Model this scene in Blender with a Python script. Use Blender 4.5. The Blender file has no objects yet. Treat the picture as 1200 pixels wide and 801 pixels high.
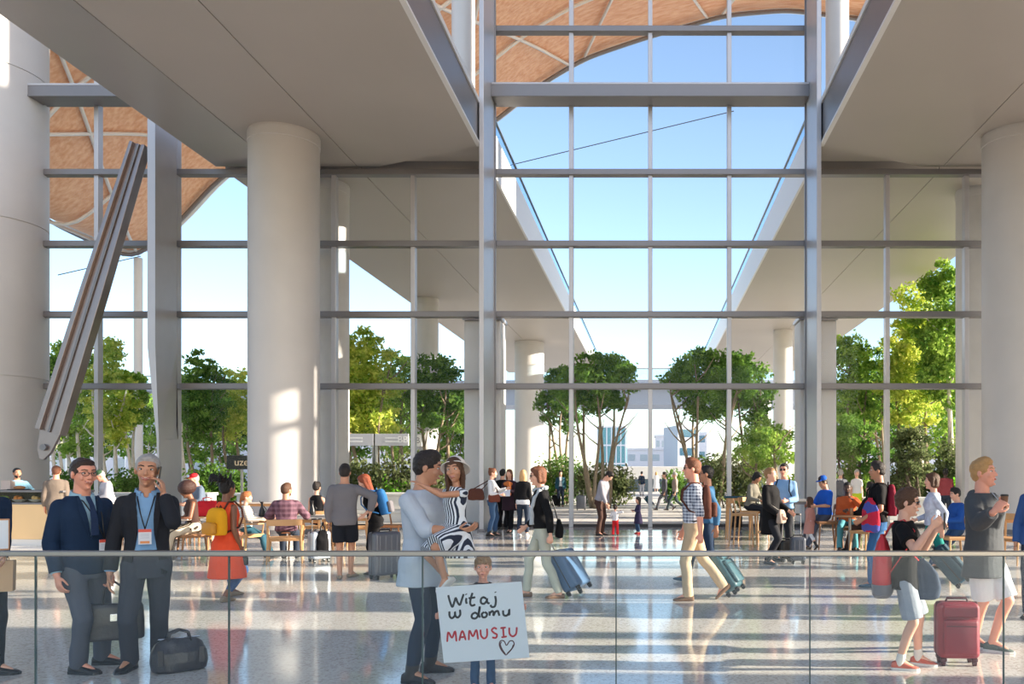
import bpy, bmesh, math, random
import numpy as np
from mathutils import Vector, Matrix, noise as mnoise
random.seed(7)
PI = math.pi
sc = bpy.context.scene
COL = sc.collection
# ---------------------------------------------------------------- camera frame: metres seen from eye height
CX, CY, F, EYE = 762.0, 554.0, 1000.0, 1.62
def P(px, py, Y):
    return Vector(((px-CX)/F*Y, Y, EYE-(py-CY)/F*Y))
def G(px, py, z=0.0):
    Y = (EYE-z)*F/(py-CY)
    return Vector(((px-CX)/F*Y, Y, z))
def V(*a):
    return Vector(a)

# ---------------------------------------------------------------- materials
MATS = {}
def lin(c):
    return tuple(((x/255.0)/12.92 if x/255.0 <= 0.04045 else ((x/255.0+0.055)/1.055)**2.4) for x in c)
def mat(name, rgb, rough=0.6, metal=0.0, mottle=0.0, mscale=3.0, bump=0.0, bscale=20.0, spec=None, coat=0.0, trans=0.0):
    if name in MATS: return MATS[name]
    m = bpy.data.materials.new(name); m.use_nodes = True
    nt = m.node_tree; b = nt.nodes['Principled BSDF']
    c = lin(rgb)
    b.inputs['Base Color'].default_value = (*c, 1)
    b.inputs['Roughness'].default_value = rough
    b.inputs['Metallic'].default_value = metal
    if spec is not None: b.inputs['Specular IOR Level'].default_value = spec
    if coat: b.inputs['Coat Weight'].default_value = coat; b.inputs['Coat Roughness'].default_value = 0.1
    tc = nt.nodes.new('ShaderNodeTexCoord')
    n = nt.nodes.new('ShaderNodeTexNoise'); n.inputs['Scale'].default_value = mscale; n.inputs['Detail'].default_value = 4
    nt.links.new(tc.outputs['Object'], n.inputs['Vector'])
    mr = nt.nodes.new('ShaderNodeMix'); mr.data_type = 'RGBA'
    k = max(mottle, 0.04)
    mr.inputs['A'].default_value = (*[x*(1-k) for x in c], 1)
    mr.inputs['B'].default_value = (*[min(1, x*(1+k)) for x in c], 1)
    nt.links.new(n.outputs['Fac'], mr.inputs['Factor'])
    nt.links.new(mr.outputs['Result'], b.inputs['Base Color'])
    if bump:
        n2 = nt.nodes.new('ShaderNodeTexNoise'); n2.inputs['Scale'].default_value = bscale; n2.inputs['Detail'].default_value = 3
        nt.links.new(tc.outputs['Object'], n2.inputs['Vector'])
        bp = nt.nodes.new('ShaderNodeBump'); bp.inputs['Strength'].default_value = bump; bp.inputs['Distance'].default_value = 0.02
        nt.links.new(n2.outputs['Fac'], bp.inputs['Height']); nt.links.new(bp.outputs['Normal'], b.inputs['Normal'])
    MATS[name] = m
    return m
def nodes_of(m):
    return m.node_tree, m.node_tree.nodes['Principled BSDF']
def stripes(name, a, b_, axis=0, scale=12.0, duty=0.5, rough=0.85, plaid=False, wob=0.0):
    """woven stripes or checks in the cloth's own coordinates"""
    if name in MATS: return MATS[name]
    m = mat(name, a, rough, bump=0.2, bscale=60); nt, b = nodes_of(m)
    tc = nt.nodes.new('ShaderNodeTexCoord'); sp = nt.nodes.new('ShaderNodeSeparateXYZ')
    nt.links.new(tc.outputs['Object'], sp.inputs['Vector'])
    def band(ax):
        src = sp.outputs[ax]
        if wob:
            ns = nt.nodes.new('ShaderNodeTexNoise'); ns.inputs['Scale'].default_value = 4
            nt.links.new(tc.outputs['Object'], ns.inputs['Vector'])
            ad = nt.nodes.new('ShaderNodeMath'); ad.operation = 'MULTIPLY_ADD'; ad.inputs[1].default_value = wob
            nt.links.new(ns.outputs['Fac'], ad.inputs[0]); nt.links.new(src, ad.inputs[2]); src = ad.outputs[0]
        mu = nt.nodes.new('ShaderNodeMath'); mu.operation = 'MULTIPLY'; mu.inputs[1].default_value = scale
        nt.links.new(src, mu.inputs[0])
        fr = nt.nodes.new('ShaderNodeMath'); fr.operation = 'FRACT'; nt.links.new(mu.outputs[0], fr.inputs[0])
        gt = nt.nodes.new('ShaderNodeMath'); gt.operation = 'GREATER_THAN'; gt.inputs[1].default_value = duty
        nt.links.new(fr.outputs[0], gt.inputs[0]); return gt.outputs[0]
    fac = band(axis)
    if plaid:
        f2 = band(2); f1 = band(0); f3 = band(1)
        ad = nt.nodes.new('ShaderNodeMath'); ad.operation = 'ADD'; nt.links.new(f1, ad.inputs[0]); nt.links.new(f3, ad.inputs[1])
        a2 = nt.nodes.new('ShaderNodeMath'); a2.operation = 'MULTIPLY_ADD'; a2.inputs[1].default_value = 0.28
        nt.links.new(ad.outputs[0], a2.inputs[0])
        m3 = nt.nodes.new('ShaderNodeMath'); m3.operation = 'MULTIPLY'; m3.inputs[1].default_value = 0.45; nt.links.new(f2, m3.inputs[0])
        nt.links.new(m3.outputs[0], a2.inputs[2]); fac = a2.outputs[0]
    mx = nt.nodes.new('ShaderNodeMix'); mx.data_type = 'RGBA'
    mx.inputs['A'].default_value = (*lin(a), 1); mx.inputs['B'].default_value = (*lin(b_), 1)
    nt.links.new(fac, mx.inputs['Factor']); nt.links.new(mx.outputs['Result'], b.inputs['Base Color'])
    return m
def cloth(name, rgb, rough=0.85):
    return mat('cloth_'+name, rgb, rough, mottle=0.10, mscale=6, bump=0.35, bscale=14, spec=0.25)
def glass_mat(name, tint=(0.96, 0.985, 0.98), refl=0.07, rough=0.02):
    if name in MATS: return MATS[name]
    m = bpy.data.materials.new(name); m.use_nodes = True; nt = m.node_tree; nt.nodes.clear()
    out = nt.nodes.new('ShaderNodeOutputMaterial'); tr = nt.nodes.new('ShaderNodeBsdfTransparent'); tr.inputs[0].default_value = (*tint, 1)
    gl = nt.nodes.new('ShaderNodeBsdfGlossy'); gl.inputs['Roughness'].default_value = rough; gl.inputs[0].default_value = (0.95, 0.97, 1, 1)
    fr = nt.nodes.new('ShaderNodeLayerWeight'); fr.inputs['Blend'].default_value = 0.25
    mu = nt.nodes.new('ShaderNodeMath'); mu.operation = 'MULTIPLY_ADD'; mu.inputs[1].default_value = refl; mu.inputs[2].default_value = refl*0.1
    nt.links.new(fr.outputs['Fresnel'], mu.inputs[0])
    mx = nt.nodes.new('ShaderNodeMixShader'); nt.links.new(mu.outputs[0], mx.inputs[0]); nt.links.new(tr.outputs[0], mx.inputs[1]); nt.links.new(gl.outputs[0], mx.inputs[2])
    nt.links.new(mx.outputs[0], out.inputs['Surface']); MATS[name] = m
    return m
def leaf_mat(name, rgb, rgb2):
    if name in MATS: return MATS[name]
    m = bpy.data.materials.new(name); m.use_nodes = True; nt = m.node_tree; nt.nodes.clear()
    out = nt.nodes.new('ShaderNodeOutputMaterial'); d = nt.nodes.new('ShaderNodeBsdfDiffuse'); t = nt.nodes.new('ShaderNodeBsdfTranslucent')
    tc = nt.nodes.new('ShaderNodeTexCoord'); n = nt.nodes.new('ShaderNodeTexNoise'); n.inputs['Scale'].default_value = 1.6; n.inputs['Detail'].default_value = 5
    nt.links.new(tc.outputs['Object'], n.inputs['Vector'])
    n.inputs['Roughness'].default_value = 0.85; r = nt.nodes.new('ShaderNodeValToRGB'); r.color_ramp.elements[0].position = 0.40; r.color_ramp.elements[1].position = 0.60
    r.color_ramp.elements[0].color = (*lin(rgb), 1); r.color_ramp.elements[1].color = (*lin(rgb2), 1)
    nt.links.new(n.outputs['Fac'], r.inputs['Fac'])
    mx = nt.nodes.new('ShaderNodeMixShader'); mx.inputs[0].default_value = 0.5
    for s in (d, t): nt.links.new(r.outputs['Color'], s.inputs['Color'])
    nt.links.new(d.outputs[0], mx.inputs[1]); nt.links.new(t.outputs[0], mx.inputs[2]); nt.links.new(mx.outputs[0], out.inputs['Surface'])
    MATS[name] = m
    return m
def emit_mat(name, rgb, s):
    if name in MATS: return MATS[name]
    m = mat(name, rgb, 0.5); nt, b = nodes_of(m)
    b.inputs['Emission Color'].default_value = (*lin(rgb), 1); b.inputs['Emission Strength'].default_value = s
    return m

# ---------------------------------------------------------------- mesh builder
class MB:
    def __init__(s): s.v = []; s.f = []
    def add(s, vs, fs):
        k = len(s.v); s.v += [tuple(p) for p in vs]; s.f += [tuple(i+k for i in q) for q in fs]; return s
    def box(s, a, b, M=None):
        x0, y0, z0 = a; x1, y1, z1 = b
        vs = [Vector((x, y, z)) for z in (z0, z1) for (x, y) in ((x0, y0), (x1, y0), (x1, y1), (x0, y1))]
        if M is not None: vs = [M @ p for p in vs]
        return s.add(vs, [(0,3,2,1), (4,5,6,7), (0,1,5,4), (1,2,6,5), (2,3,7,6), (3,0,4,7)])
    def cbox(s, c, size, M=None):
        c = Vector(c); h = Vector(size)/2
        return s.box(c-h, c+h, M)
    def prism(s, poly, z0, z1):
        n = len(poly); vs = [(x, y, z0) for x, y in poly]+[(x, y, z1) for x, y in poly]
        fs = [tuple(reversed(range(n))), tuple(range(n, 2*n))]+[(i, (i+1) % n, n+(i+1) % n, n+i) for i in range(n)]
        return s.add(vs, fs)
    def loft(s, rings, cap=True):
        n = len(rings[0]); k = len(s.v)
        for r in rings: s.v += [tuple(p) for p in r]
        for j in range(len(rings)-1):
            for i in range(n):
                a = k+j*n+i; b = k+j*n+(i+1) % n
                s.f.append((a, b, b+n, a+n))
        if cap:
            s.f.append(tuple(k+i for i in reversed(range(n)))); e = k+(len(rings)-1)*n
            s.f.append(tuple(e+i for i in range(n)))
        return s
    def tube(s, pts, rs, n=10, cap=True):
        pts = [Vector(p) for p in pts]
        if not hasattr(rs, '__len__'): rs = [rs]*len(pts)
        rings = []; up = None
        for i, p in enumerate(pts):
            t = (pts[min(i+1, len(pts)-1)]-pts[max(i-1, 0)])
            if t.length < 1e-9: t = Vector((0, 0, 1))
            t.normalize()
            if up is None:
                up = Vector((0, 0, 1)) if abs(t.z) < 0.9 else Vector((0, 1, 0))
            a = up.cross(t)
            if a.length < 1e-6: a = Vector((1, 0, 0)).cross(t)
            a.normalize(); b = t.cross(a).normalized(); up = b
            rings.append([p+(a*math.cos(2*PI*k/n)+b*math.sin(2*PI*k/n))*rs[i] for k in range(n)])
        return s.loft(rings, cap)
    def capsule(s, a, b, ra, rb, n=12, m=3):
        a = Vector(a); b = Vector(b); d = b-a; L = d.length
        if L < 1e-6: d = Vector((0, 0, 1)); L = 1e-6
        d = d/L; pts = []; rs = []
        for i in range(m+1):
            t = -PI/2+(PI/2)*i/m
            pts.append(a+d*ra*math.sin(t)); rs.append(max(ra*math.cos(t), ra*0.08))
        for i in range(m+1):
            t = (PI/2)*i/m
            pts.append(b+d*rb*math.sin(t)); rs.append(max(rb*math.cos(t), rb*0.08))
        return s.tube(pts, rs, n)
    def ball(s, c, r, n=16, m=10, M=None):
        if not hasattr(r, '__len__'): r = (r, r, r)
        c = Vector(c); rings = []
        for j in range(m+1):
            t = -PI/2+PI*j/m; cz = math.sin(t); cr = max(math.cos(t), 0.02)
            ring = [Vector((cr*math.cos(2*PI*i/n)*r[0], cr*math.sin(2*PI*i/n)*r[1], cz*r[2])) for i in range(n)]
            if M is not None: ring = [M @ q for q in ring]
            rings.append([c+q for q in ring])
        return s.loft(rings)
    def lathe(s, prof, c=(0, 0, 0), n=24):
        c = Vector(c)
        return s.loft([[c+Vector((r*math.cos(2*PI*i/n), r*math.sin(2*PI*i/n), z)) for i in range(n)] for r, z in prof])
    def xf(s, M):
        s.v = [tuple(M @ Vector(p)) for p in s.v]; return s
    def mesh(s, name):
        me = bpy.data.meshes.new(name); me.from_pydata(s.v, [], s.f); me.validate(); me.update(); return me
    def build(s, name, m, parent=None, smooth=False, bevel=0.0, label=None, loc=None, seg=2):
        me = s.mesh(name)
        if isinstance(m, (list, tuple)):
            for q in m: me.materials.append(q)
        elif m: me.materials.append(m)
        o = bpy.data.objects.new(name, me); COL.objects.link(o)
        if parent: o.parent = parent
        if loc is not None: o.location = loc
        if bevel:
            md = o.modifiers.new('b', 'BEVEL'); md.width = bevel; md.segments = seg; md.limit_method = 'ANGLE'; md.angle_limit = 0.6
            md.use_clamp_overlap = True
        if smooth:
            for p in me.polygons: p.use_smooth = True
            if smooth == 'auto':
                me.set_sharp_from_angle(angle=0.7)
        if label: o['label'] = label
        return o
def tag(o, label=None, cat=None, group=None, kind=None):
    if label: o['label'] = label
    if cat: o['category'] = cat
    if group: o['group'] = group
    if kind: o['kind'] = kind
    return o
def thing(name, label, cat, loc=(0, 0, 0), rz=0.0, group=None, s=1.0):
    o = bpy.data.objects.new(name, None); COL.objects.link(o); o.empty_display_size = 0.2
    o.location = loc; o.rotation_euler = (0, 0, rz); o.scale = (s, s, s)
    return tag(o, label, cat, group)
def struct(name, loc=(0, 0, 0)):
    o = bpy.data.objects.new(name, None); COL.objects.link(o); o.location = loc; o['kind'] = 'structure'; return o
def copy_tree(o, parent=None):
    c = o.copy(); COL.objects.link(c)
    if parent is not None: c.parent = parent
    for ch in list(o.children): copy_tree(ch, c)
    return c
def Rz(a): return Matrix.Rotation(a, 4, 'Z')
def T(*a): return Matrix.Translation(Vector(a))
# ================================================================ THE SETTING
W = 25.7                      # distance of the glazed front
SP = 2.372                    # mullion spacing
M_conc = mat('pale_concrete', (200, 197, 194), 0.55, mottle=0.10, mscale=0.8, bump=0.10, bscale=3)
M_soff = mat('soffit_panel', (176, 169, 161), 0.50, mottle=0.06, mscale=0.5, bump=0.05, bscale=2)
M_soffg = mat('soffit_edge_panel', (176, 172, 168), 0.28, metal=0.35, mottle=0.06, mscale=0.5)
M_white = mat('white_coated_metal', (225, 224, 222), 0.4)
M_steel = mat('grey_painted_steel', (188, 187, 190), 0.38, metal=0.35, mottle=0.05)
M_dsteel = mat('mullion_grey', (128, 126, 128), 0.4, metal=0.4)
M_brace = mat('brushed_steel', (150, 140, 138), 0.3, metal=0.75, mottle=0.1)
M_glass = glass_mat('facade_glass', (0.985, 0.992, 0.995), 0.03)
M_rail = mat('handrail_steel', (150, 147, 143), 0.3, metal=0.8)
M_joint = mat('dark_joint', (70, 68, 66), 0.8)

# floor: polished terrazzo
M_floor = mat('terrazzo', (206, 198, 190), 0.14, mottle=0.05)
nt, b = nodes_of(M_floor)
tc = nt.nodes.new('ShaderNodeTexCoord')
vor = nt.nodes.new('ShaderNodeTexVoronoi'); vor.inputs['Scale'].default_value = 48
nt.links.new(tc.outputs['Object'], vor.inputs['Vector'])
rp = nt.nodes.new('ShaderNodeValToRGB'); rp.color_ramp.interpolation = 'CONSTANT'
for i, (p_, c_) in enumerate([(0, (196, 188, 178)), (0.12, (222, 215, 206)), (0.45, (230, 223, 214)), (0.78, (216, 208, 199)), (0.93, (202, 192, 182))]):
    e = rp.color_ramp.elements[i] if i < 2 else rp.color_ramp.elements.new(p_)
    e.position = p_; e.color = (*lin(c_), 1)
sx = nt.nodes.new('ShaderNodeSeparateColor'); nt.links.new(vor.outputs['Color'], sx.inputs[0]); nt.links.new(sx.outputs[0], rp.inputs['Fac'])
nz = nt.nodes.new('ShaderNodeTexNoise'); nz.inputs['Scale'].default_value = 0.7; nt.links.new(tc.outputs['Object'], nz.inputs['Vector'])
mx = nt.nodes.new('ShaderNodeMix'); mx.data_type = 'RGBA'; mx.blend_type = 'MULTIPLY'; mx.inputs['Factor'].default_value = 0.12
nt.links.new(rp.outputs['Color'], mx.inputs['A']); nt.links.new(nz.outputs['Fac'], mx.inputs['B'])
nt.links.new(mx.outputs['Result'], b.inputs['Base Color'])
mr = nt.nodes.new('ShaderNodeMapRange'); mr.inputs['To Min'].default_value = 0.04; mr.inputs['To Max'].default_value = 0.12
nt.links.new(nz.outputs['Fac'], mr.inputs['Value']); nt.links.new(mr.outputs['Result'], b.inputs['Roughness'])
b.inputs['Specular IOR Level'].default_value = 0.85

fl = MB().box((-30, -22, -0.2), (17.5, W+0.15, 0)).build('floor', M_floor); fl['kind'] = 'structure'

# ceilings inside: two soffits either side of the open middle, with panel joints, fascia and cut corner
def ceiling(name, sx_):
    r = struct(name)
    def X(a, b_): return (min(a*sx_, b_*sx_), max(a*sx_, b_*sx_))
    Y0 = -22
    a, c = X(4.87, 13.0)
    MB().box((a, Y0, 11.0), (c, W-0.02, 12.0)).build('slab', M_soff, r)
    for k, (p0, p1) in enumerate([(8.79, 11.19), (11.21, 13.02)]):
        a, c = X(p0, p1)
        MB().box((a, Y0, 10.8), (c, W-0.12, 11.02)).build('soffit_panel', M_soff if k == 0 else M_soffg, r, bevel=0.01)
    poly = [(4.87, Y0), (8.77, Y0), (8.77, W-0.12), (8.1, W-0.12), (4.87, 24.0)]
    if sx_ < 0: poly = [(-x, y) for x, y in reversed(poly)]
    else: poly = poly[:]
    MB().prism(poly, 10.8, 11.02).build('soffit_panel', M_soff, r, bevel=0.01)
    a, c = X(4.80, 4.87)
    MB().box((a, Y0, 10.86), (c, 24.0, 11.95)).build('fascia', M_dsteel, r)
    a, c = X(4.76, 4.88)
    MB().box((a, Y0, 10.80), (c, 24.0, 10.86)).build('edge_strip', M_white, r)
    MB().box((a, Y0, 11.92), (c, 24.6, 12.06)).build('edge_strip', M_white, r)
    return r
ceiling('ceiling', -1); ceiling('ceiling.001', 1)

# added unseen side wall, its openings shaped to throw sun bands on the floor
wr = MB()
ops = [(6.3, 7.7, 4.6), (8.06, 9.2, 10.6), (10.05, 10.6, 10.6), (10.8, 12.0, 10.6), (12.8, 13.9, 10.6), (14.4, 15.7, 10.6), (16.5, 18.0, 10.6), (18.8, 20.0, 10.6), (21.0, 21.5, 10.6), (22.05, 22.78, 11.4), (23.3, 24.6, 10.6)]
y = -6.0
for (a, b_, h) in ops:
    wr.box((14.0, y, 0), (14.35, a, 22)); wr.box((14.0, a, h), (14.35, b_, 22)); y = b_
wr.box((14.0, y, 0), (14.35, W, 22))
for z in (9.55,): wr.box((14.1, 8, z), (14.25, W, z+0.22))
o = wr.build('wall_sun_mask', M_conc); o['kind'] = 'structure'

# glazed front
TZ = [4.22, 6.37, 8.48, 10.62, 12.75, 14.90, 17.0, 19.1]
def win(name, n0, n1, ztop, minor=0.13, skip=()):
    r = struct(name)
    zs = [z for z in TZ if z <= ztop+0.01]
    if ztop < 10.7: zs = TZ[:4]
    top = zs[-1]
    for n in range(n0, n1+1):
        if n in skip: continue
        x = n*SP
        w = minor/2
        MB().box((x-w, W-0.14, 0), (x+w, W+0.10, top)).build('mullion', M_steel, r, bevel=0.012)
    for z in zs:
        MB().box((n0*SP+0.0, W-0.22, z-0.085), (n1*SP-0.0, W+0.08, z+0.085)).build('transom', M_dsteel, r, bevel=0.015)
    MB().box((n0*SP, W-0.12, 0), (n1*SP, W+0.08, 0.09)).build('sill', M_joint, r)
    zz = [0.09]+zs
    for n in range(n0, n1):
        for a, c in zip(zz[:-1], zz[1:]):
            MB().box((n*SP+0.05, W-0.012, a), ((n+1)*SP-0.05, W+0.012, c)).build('pane', M_glass, r)
    return r
win('window_1', -8, -6, 14.95)
win('window_2', -6, -2, 10.62, skip=(-6, -2))
win('window_3', -2, 2, 19.1)
win('window_4', 2, 6, 10.62, skip=(2,))

def fin(name, x, y0, y1, w, ztop, label):
    r = thing(name, label, 'steel post', (x, (y0+y1)/2, 0))
    d = (y1-y0)/2
    MB().box((-w/2, -d, 0), (w/2, d, ztop)).build('web', M_steel, r, bevel=0.01)
    MB().box((-w/2-0.04, d-0.10, 0), (w/2+0.04, d, ztop)).build('flange', M_dsteel, r, bevel=0.008)
    MB().box((-w/2-0.05, -d-0.02, 0), (w/2+0.05, d+0.02, 0.06)).build('base_plate', M_dsteel, r, bevel=0.01)
    return r
fin('steel_post', -4.70, 23.75, 25.45, 0.13, 21, 'tall grey steel fin post left of the central window, rising out of the picture')
fin('steel_post', 4.70, 23.75, 25.45, 0.13, 21, 'tall grey steel fin post right of the central window, rising out of the picture')
# the short wide post on the left stops under the ceiling edge and leans out at its foot
r = thing('steel_post', 'wide pale steel post behind the slanting brace, left of the round column', 'steel post', (-14.15, 24.8, 0))
mb = MB()
for (za, zb, xa, xb) in [(0.0, 2.6, 0.28, 0.26), (2.6, 5.2, 0.26, 0.0), (5.2, 12.7, 0.0, 0.0)]:
    mb.add([(-0.11+xa, -0.6, za), (0.11+xa*0.4, -0.6, za), (0.11, 0.5, za), (-0.11+xa, 0.5, za),
            (-0.11+xb, -0.6, zb), (0.11+xb*0.4, -0.6, zb), (0.11, 0.5, zb), (-0.11+xb, 0.5, zb)],
           [(0,3,2,1), (4,5,6,7), (0,1,5,4), (1,2,6,5), (2,3,7,6), (3,0,4,7)])
mb.build('web', M_steel, r)
MB().box((-0.2, -0.65, 12.6), (0.2, 0.55, 12.75)).build('cap_plate', M_dsteel, r, bevel=0.02)

# beams
def beam(x0, x1, z0, z1, y0, y1, label):
    r = thing('steel_beam', label, 'beam', ((x0+x1)/2, (y0+y1)/2, z0))
    h = (x1-x0)/2; d = (y1-y0)/2
    MB().box((-h, -d+0.01, 0.055), (h, -d+0.12, z1-z0-0.055)).build('web', M_dsteel, r)
    MB().box((-h, -d, 0), (h, d, 0.06)).build('bottom_flange', M_dsteel, r, bevel=0.01)
    MB().box((-h, -d, z1-z0-0.06), (h, d, z1-z0)).build('top_flange', M_steel, r, bevel=0.01)
beam(-4.63, 4.63, 12.59, 13.0, 24.85, 25.46, 'wide grey steel beam spanning the central window between the two tall posts')
beam(-18.2, -14.3, 12.59, 12.97, 24.85, 25.46, 'short grey steel beam running from the large left column to the wide post')
# slanting brace
r = thing('steel_brace', 'slanting brushed steel brace leaning from the ceiling down to the large left column', 'brace', (0, 0, 0))
A = P(54, 524, 24.1); B = P(168, 158, 24.35); d = (B-A); L = d.length; d.normalize()
r.location = A
side = d.cross(V(0, 1, 0)).normalized(); nrm = side.cross(d).normalized()
def brace_piece(s0, s1, n0, n1, name, m, w0=1.0, w1=1.0):
    mb = MB(); vs = []
    for t, k in ((0.45, w0), (L*0.5, 1.0), (L-0.3, w1)):
        c = d*t
        vs.append([c+side*(s*k)+nrm*nn for s, nn in ((s0, n0), (s1, n0), (s1, n1), (s0, n1))])
    mb.loft(vs); return mb.build(name, m, r, bevel=0.01)
brace_piece(-0.32, -0.19, -0.16, 0.16, 'chord', M_brace, 1.15, 0.7)
brace_piece(0.19, 0.32, -0.16, 0.16, 'chord', M_brace, 1.15, 0.7)
brace_piece(-0.19, 0.19, -0.05, 0.05, 'web', M_brace, 1.15, 0.7)
brace_piece(-0.03, 0.03, -0.10, -0.05, 'stiffener', M_dsteel, 1, 1)
mb = MB(); mb.loft([[d*t+side*s+nrm*q for s, q in ((-w, -0.05), (w, -0.05), (w, 0.05), (-w, 0.05))] for t, w in ((-0.35, 0.06), (-0.1, 0.2), (0.5, 0.3))])
mb.build('gusset_plate', M_brace, r, bevel=0.01)
MB().tube([nrm*-0.14, nrm*0.14], 0.09, 16).build('pin', M_dsteel, r, smooth='auto')

# round concrete columns
def column(name, x, y, rad, ztop, label, joints=(), cap=True, m=None, n=64, group=None):
    r = thing(name, label, 'column', (x, y, 0), group=group)
    prof = [(rad, 0)]
    for j in joints: prof += [(rad, j-0.02), (rad-0.025, j-0.015), (rad-0.025, j+0.015), (rad, j+0.02)]
    prof.append((rad, ztop))
    MB().lathe(prof, n=n).build('shaft', m or M_conc, r, smooth='auto')
    if cap:
        MB().lathe([(rad*0.985, ztop-0.32), (rad*1.02, ztop-0.30), (rad*1.02, ztop-0.05), (rad*0.99, ztop-0.03), (rad*0.99, ztop+0.0)], n=n).build('collar', m or M_conc, r, smooth='auto')
    MB().lathe([(rad+0.015, 0), (rad+0.015, 0.12), (rad+0.0, 0.13)], n=n).build('plinth', M_dsteel, r, smooth='auto')
    return r
column('concrete_column', -9.95, 23.2, 0.91, 10.8, 'round pale concrete column under the left ceiling, standing behind the cafe tables')
column('concrete_column', 9.98, 23.2, 0.91, 10.8, 'round pale concrete column at the right edge, behind the man in the hooded jacket')
column('concrete_column', -19.75, 25.2, 1.65, 22, 'huge round concrete column at the far left, behind the food counter', joints=(4.4, 8.9, 13.3), cap=False)

# camera
cam = bpy.data.cameras.new('camera'); co = bpy.data.objects.new('camera', cam); COL.objects.link(co)
co.location = (0, 0, EYE); co.rotation_euler = (PI/2, 0, 0)
cam.sensor_width = 36; cam.lens = 36*F/1200; cam.shift_x = -(CX-600)/1200; cam.shift_y = (CY-400.5)/1200
cam.clip_end = 1000; cam.clip_start = 0.05
sc.camera = co
# light: low sun from the right and the open sky
EL = math.radians(16); AZ = math.radians(92.5)       # azimuth from +Y towards +X
sd = V(math.sin(AZ)*math.cos(EL), math.cos(AZ)*math.cos(EL), math.sin(EL))
sl = bpy.data.lights.new('sun', 'SUN'); sl.energy = 15.0; sl.angle = 0.010; sl.color = (1.0, 0.87, 0.71)
so = bpy.data.objects.new('sun', sl); COL.objects.link(so); so.location = (30, 10, 20)
so.rotation_euler = (-sd).to_track_quat('-Z', 'Y').to_euler()
w = bpy.data.worlds.new('sky'); sc.world = w; w.use_nodes = True; nt = w.node_tree
bg = nt.nodes['Background']; sky = nt.nodes.new('ShaderNodeTexSky'); sky.sky_type = 'NISHITA'
sky.sun_disc = False; sky.sun_elevation = math.radians(28); sky.sun_rotation = math.radians(150); sky.air_density = 1.0; sky.dust_density = 0.8; sky.ozone_density = 1.6
hs_ = nt.nodes.new('ShaderNodeHueSaturation'); hs_.inputs['Saturation'].default_value = 0.98; nt.links.new(sky.outputs[0], hs_.inputs['Color']); nt.links.new(hs_.outputs[0], bg.inputs[0]); bg.inputs[1].default_value = 0.275
vs_ = sc.view_settings; vs_.view_transform = 'Standard'; vs_.look = 'None'; vs_.exposure = 0.0; vs_.gamma = 1.0; vs_.use_curve_mapping = False
cy = sc.cycles; cy.max_bounces = 8; cy.diffuse_bounces = 4; cy.glossy_bounces = 3; cy.transparent_max_bounces = 24; cy.transmission_bounces = 4
cy.caustics_reflective = False; cy.caustics_refractive = False; cy.sample_clamp_indirect = 6.0
cy.use_denoising = True
# ================================================================ OUTDOORS
M_pave = mat('pale_paving', (214, 210, 204), 0.7, mottle=0.08, mscale=0.6)
nt, b = nodes_of(M_pave)
br = nt.nodes.new('ShaderNodeTexBrick'); br.inputs['Scale'].default_value = 1.0; br.inputs['Brick Width'].default_value = 1.2; br.inputs['Row Height'].default_value = 0.6
br.inputs['Mortar Size'].default_value = 0.012; br.offset = 0.0
br.inputs['Color1'].default_value = (*lin((216, 212, 206)), 1); br.inputs['Color2'].default_value = (*lin((206, 203, 198)), 1); br.inputs['Mortar'].default_value = (*lin((165, 163, 160)), 1)
tcx = nt.nodes.new('ShaderNodeTexCoord'); nt.links.new(tcx.outputs['Object'], br.inputs['Vector']); nt.links.new(br.outputs['Color'], b.inputs['Base Color'])
gr = MB().box((-160, W+0.15, -0.3), (160, 320, -0.02)).build('ground', M_pave); gr['kind'] = 'structure'
# low white seat walls / planter edges beside the doors
M_bench = mat('white_stone', (226, 226, 224), 0.6, mottle=0.04)
def seat_wall(x0, x1, y, h, d, label):
    r = thing('stone_seat_wall', label, 'planter wall', ((x0+x1)/2, y, -0.02)); hw = (x1-x0)/2
    MB().box((-hw, -d/2, 0), (hw, d/2, h-0.1)).build('wall_body', M_bench, r, bevel=0.02)
    MB().box((-hw-0.05, -d/2-0.08, h-0.1), (hw+0.05, d/2+0.05, h)).build('coping', M_bench, r, bevel=0.02)
seat_wall(-14.5, -7.6, 30.2, 0.95, 0.6, 'long low white stone planter wall outside the left windows')
seat_wall(-23, -15.5, 30.2, 0.95, 0.6, 'low white stone planter wall outside the far left windows')
seat_wall(6.0, 14, 29.9, 0.8, 0.4, 'long low white stone planter wall outside the right windows')
# steps of the seat walls (lower tier)
seat_wall(-14.0, -8.0, 28.6, 0.42, 0.7, 'lower white stone step in front of the left planter wall')

# outdoor elevated walkways continuing the ceilings
def walkway(sx_, label):
    r = thing('elevated_walkway', label, 'walkway', (sx_*8.85, W+0.3, 0))
    h = 4.0; Lw = 52.0
    def bx(x0, x1, y0, y1, z0, z1, name, m, bev=0.0):
        a, c = sorted((x0*sx_, x1*sx_)); return MB().box((a, y0, z0), (c, y1, z1)).build(name, m, r, bevel=bev)
    bx(-3.98, 4.1, 0, Lw, 11.0, 12.05, 'slab', M_soff)
    bx(-3.98, -0.07, 0, Lw, 10.8, 11.01, 'soffit_panel', M_soff, 0.01)
    bx(-0.05, 4.1, 0, Lw, 10.8, 11.01, 'soffit_panel', M_soff, 0.01)
    bx(-4.06, -3.98, 0, Lw, 10.78, 12.12, 'fascia', M_white, 0.01)
    bx(-3.9, -3.88, 0, Lw, 12.12, 12.85, 'glass_railing', glass_mat('rail_glass', (0.80, 0.90, 0.97), 0.2))
    bx(-3.93, -3.85, 0, Lw, 12.85, 12.89, 'top_rail', M_rail)
    return r
walkway(-1, 'elevated concrete walkway running away outside on the left, over the planting')
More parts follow.
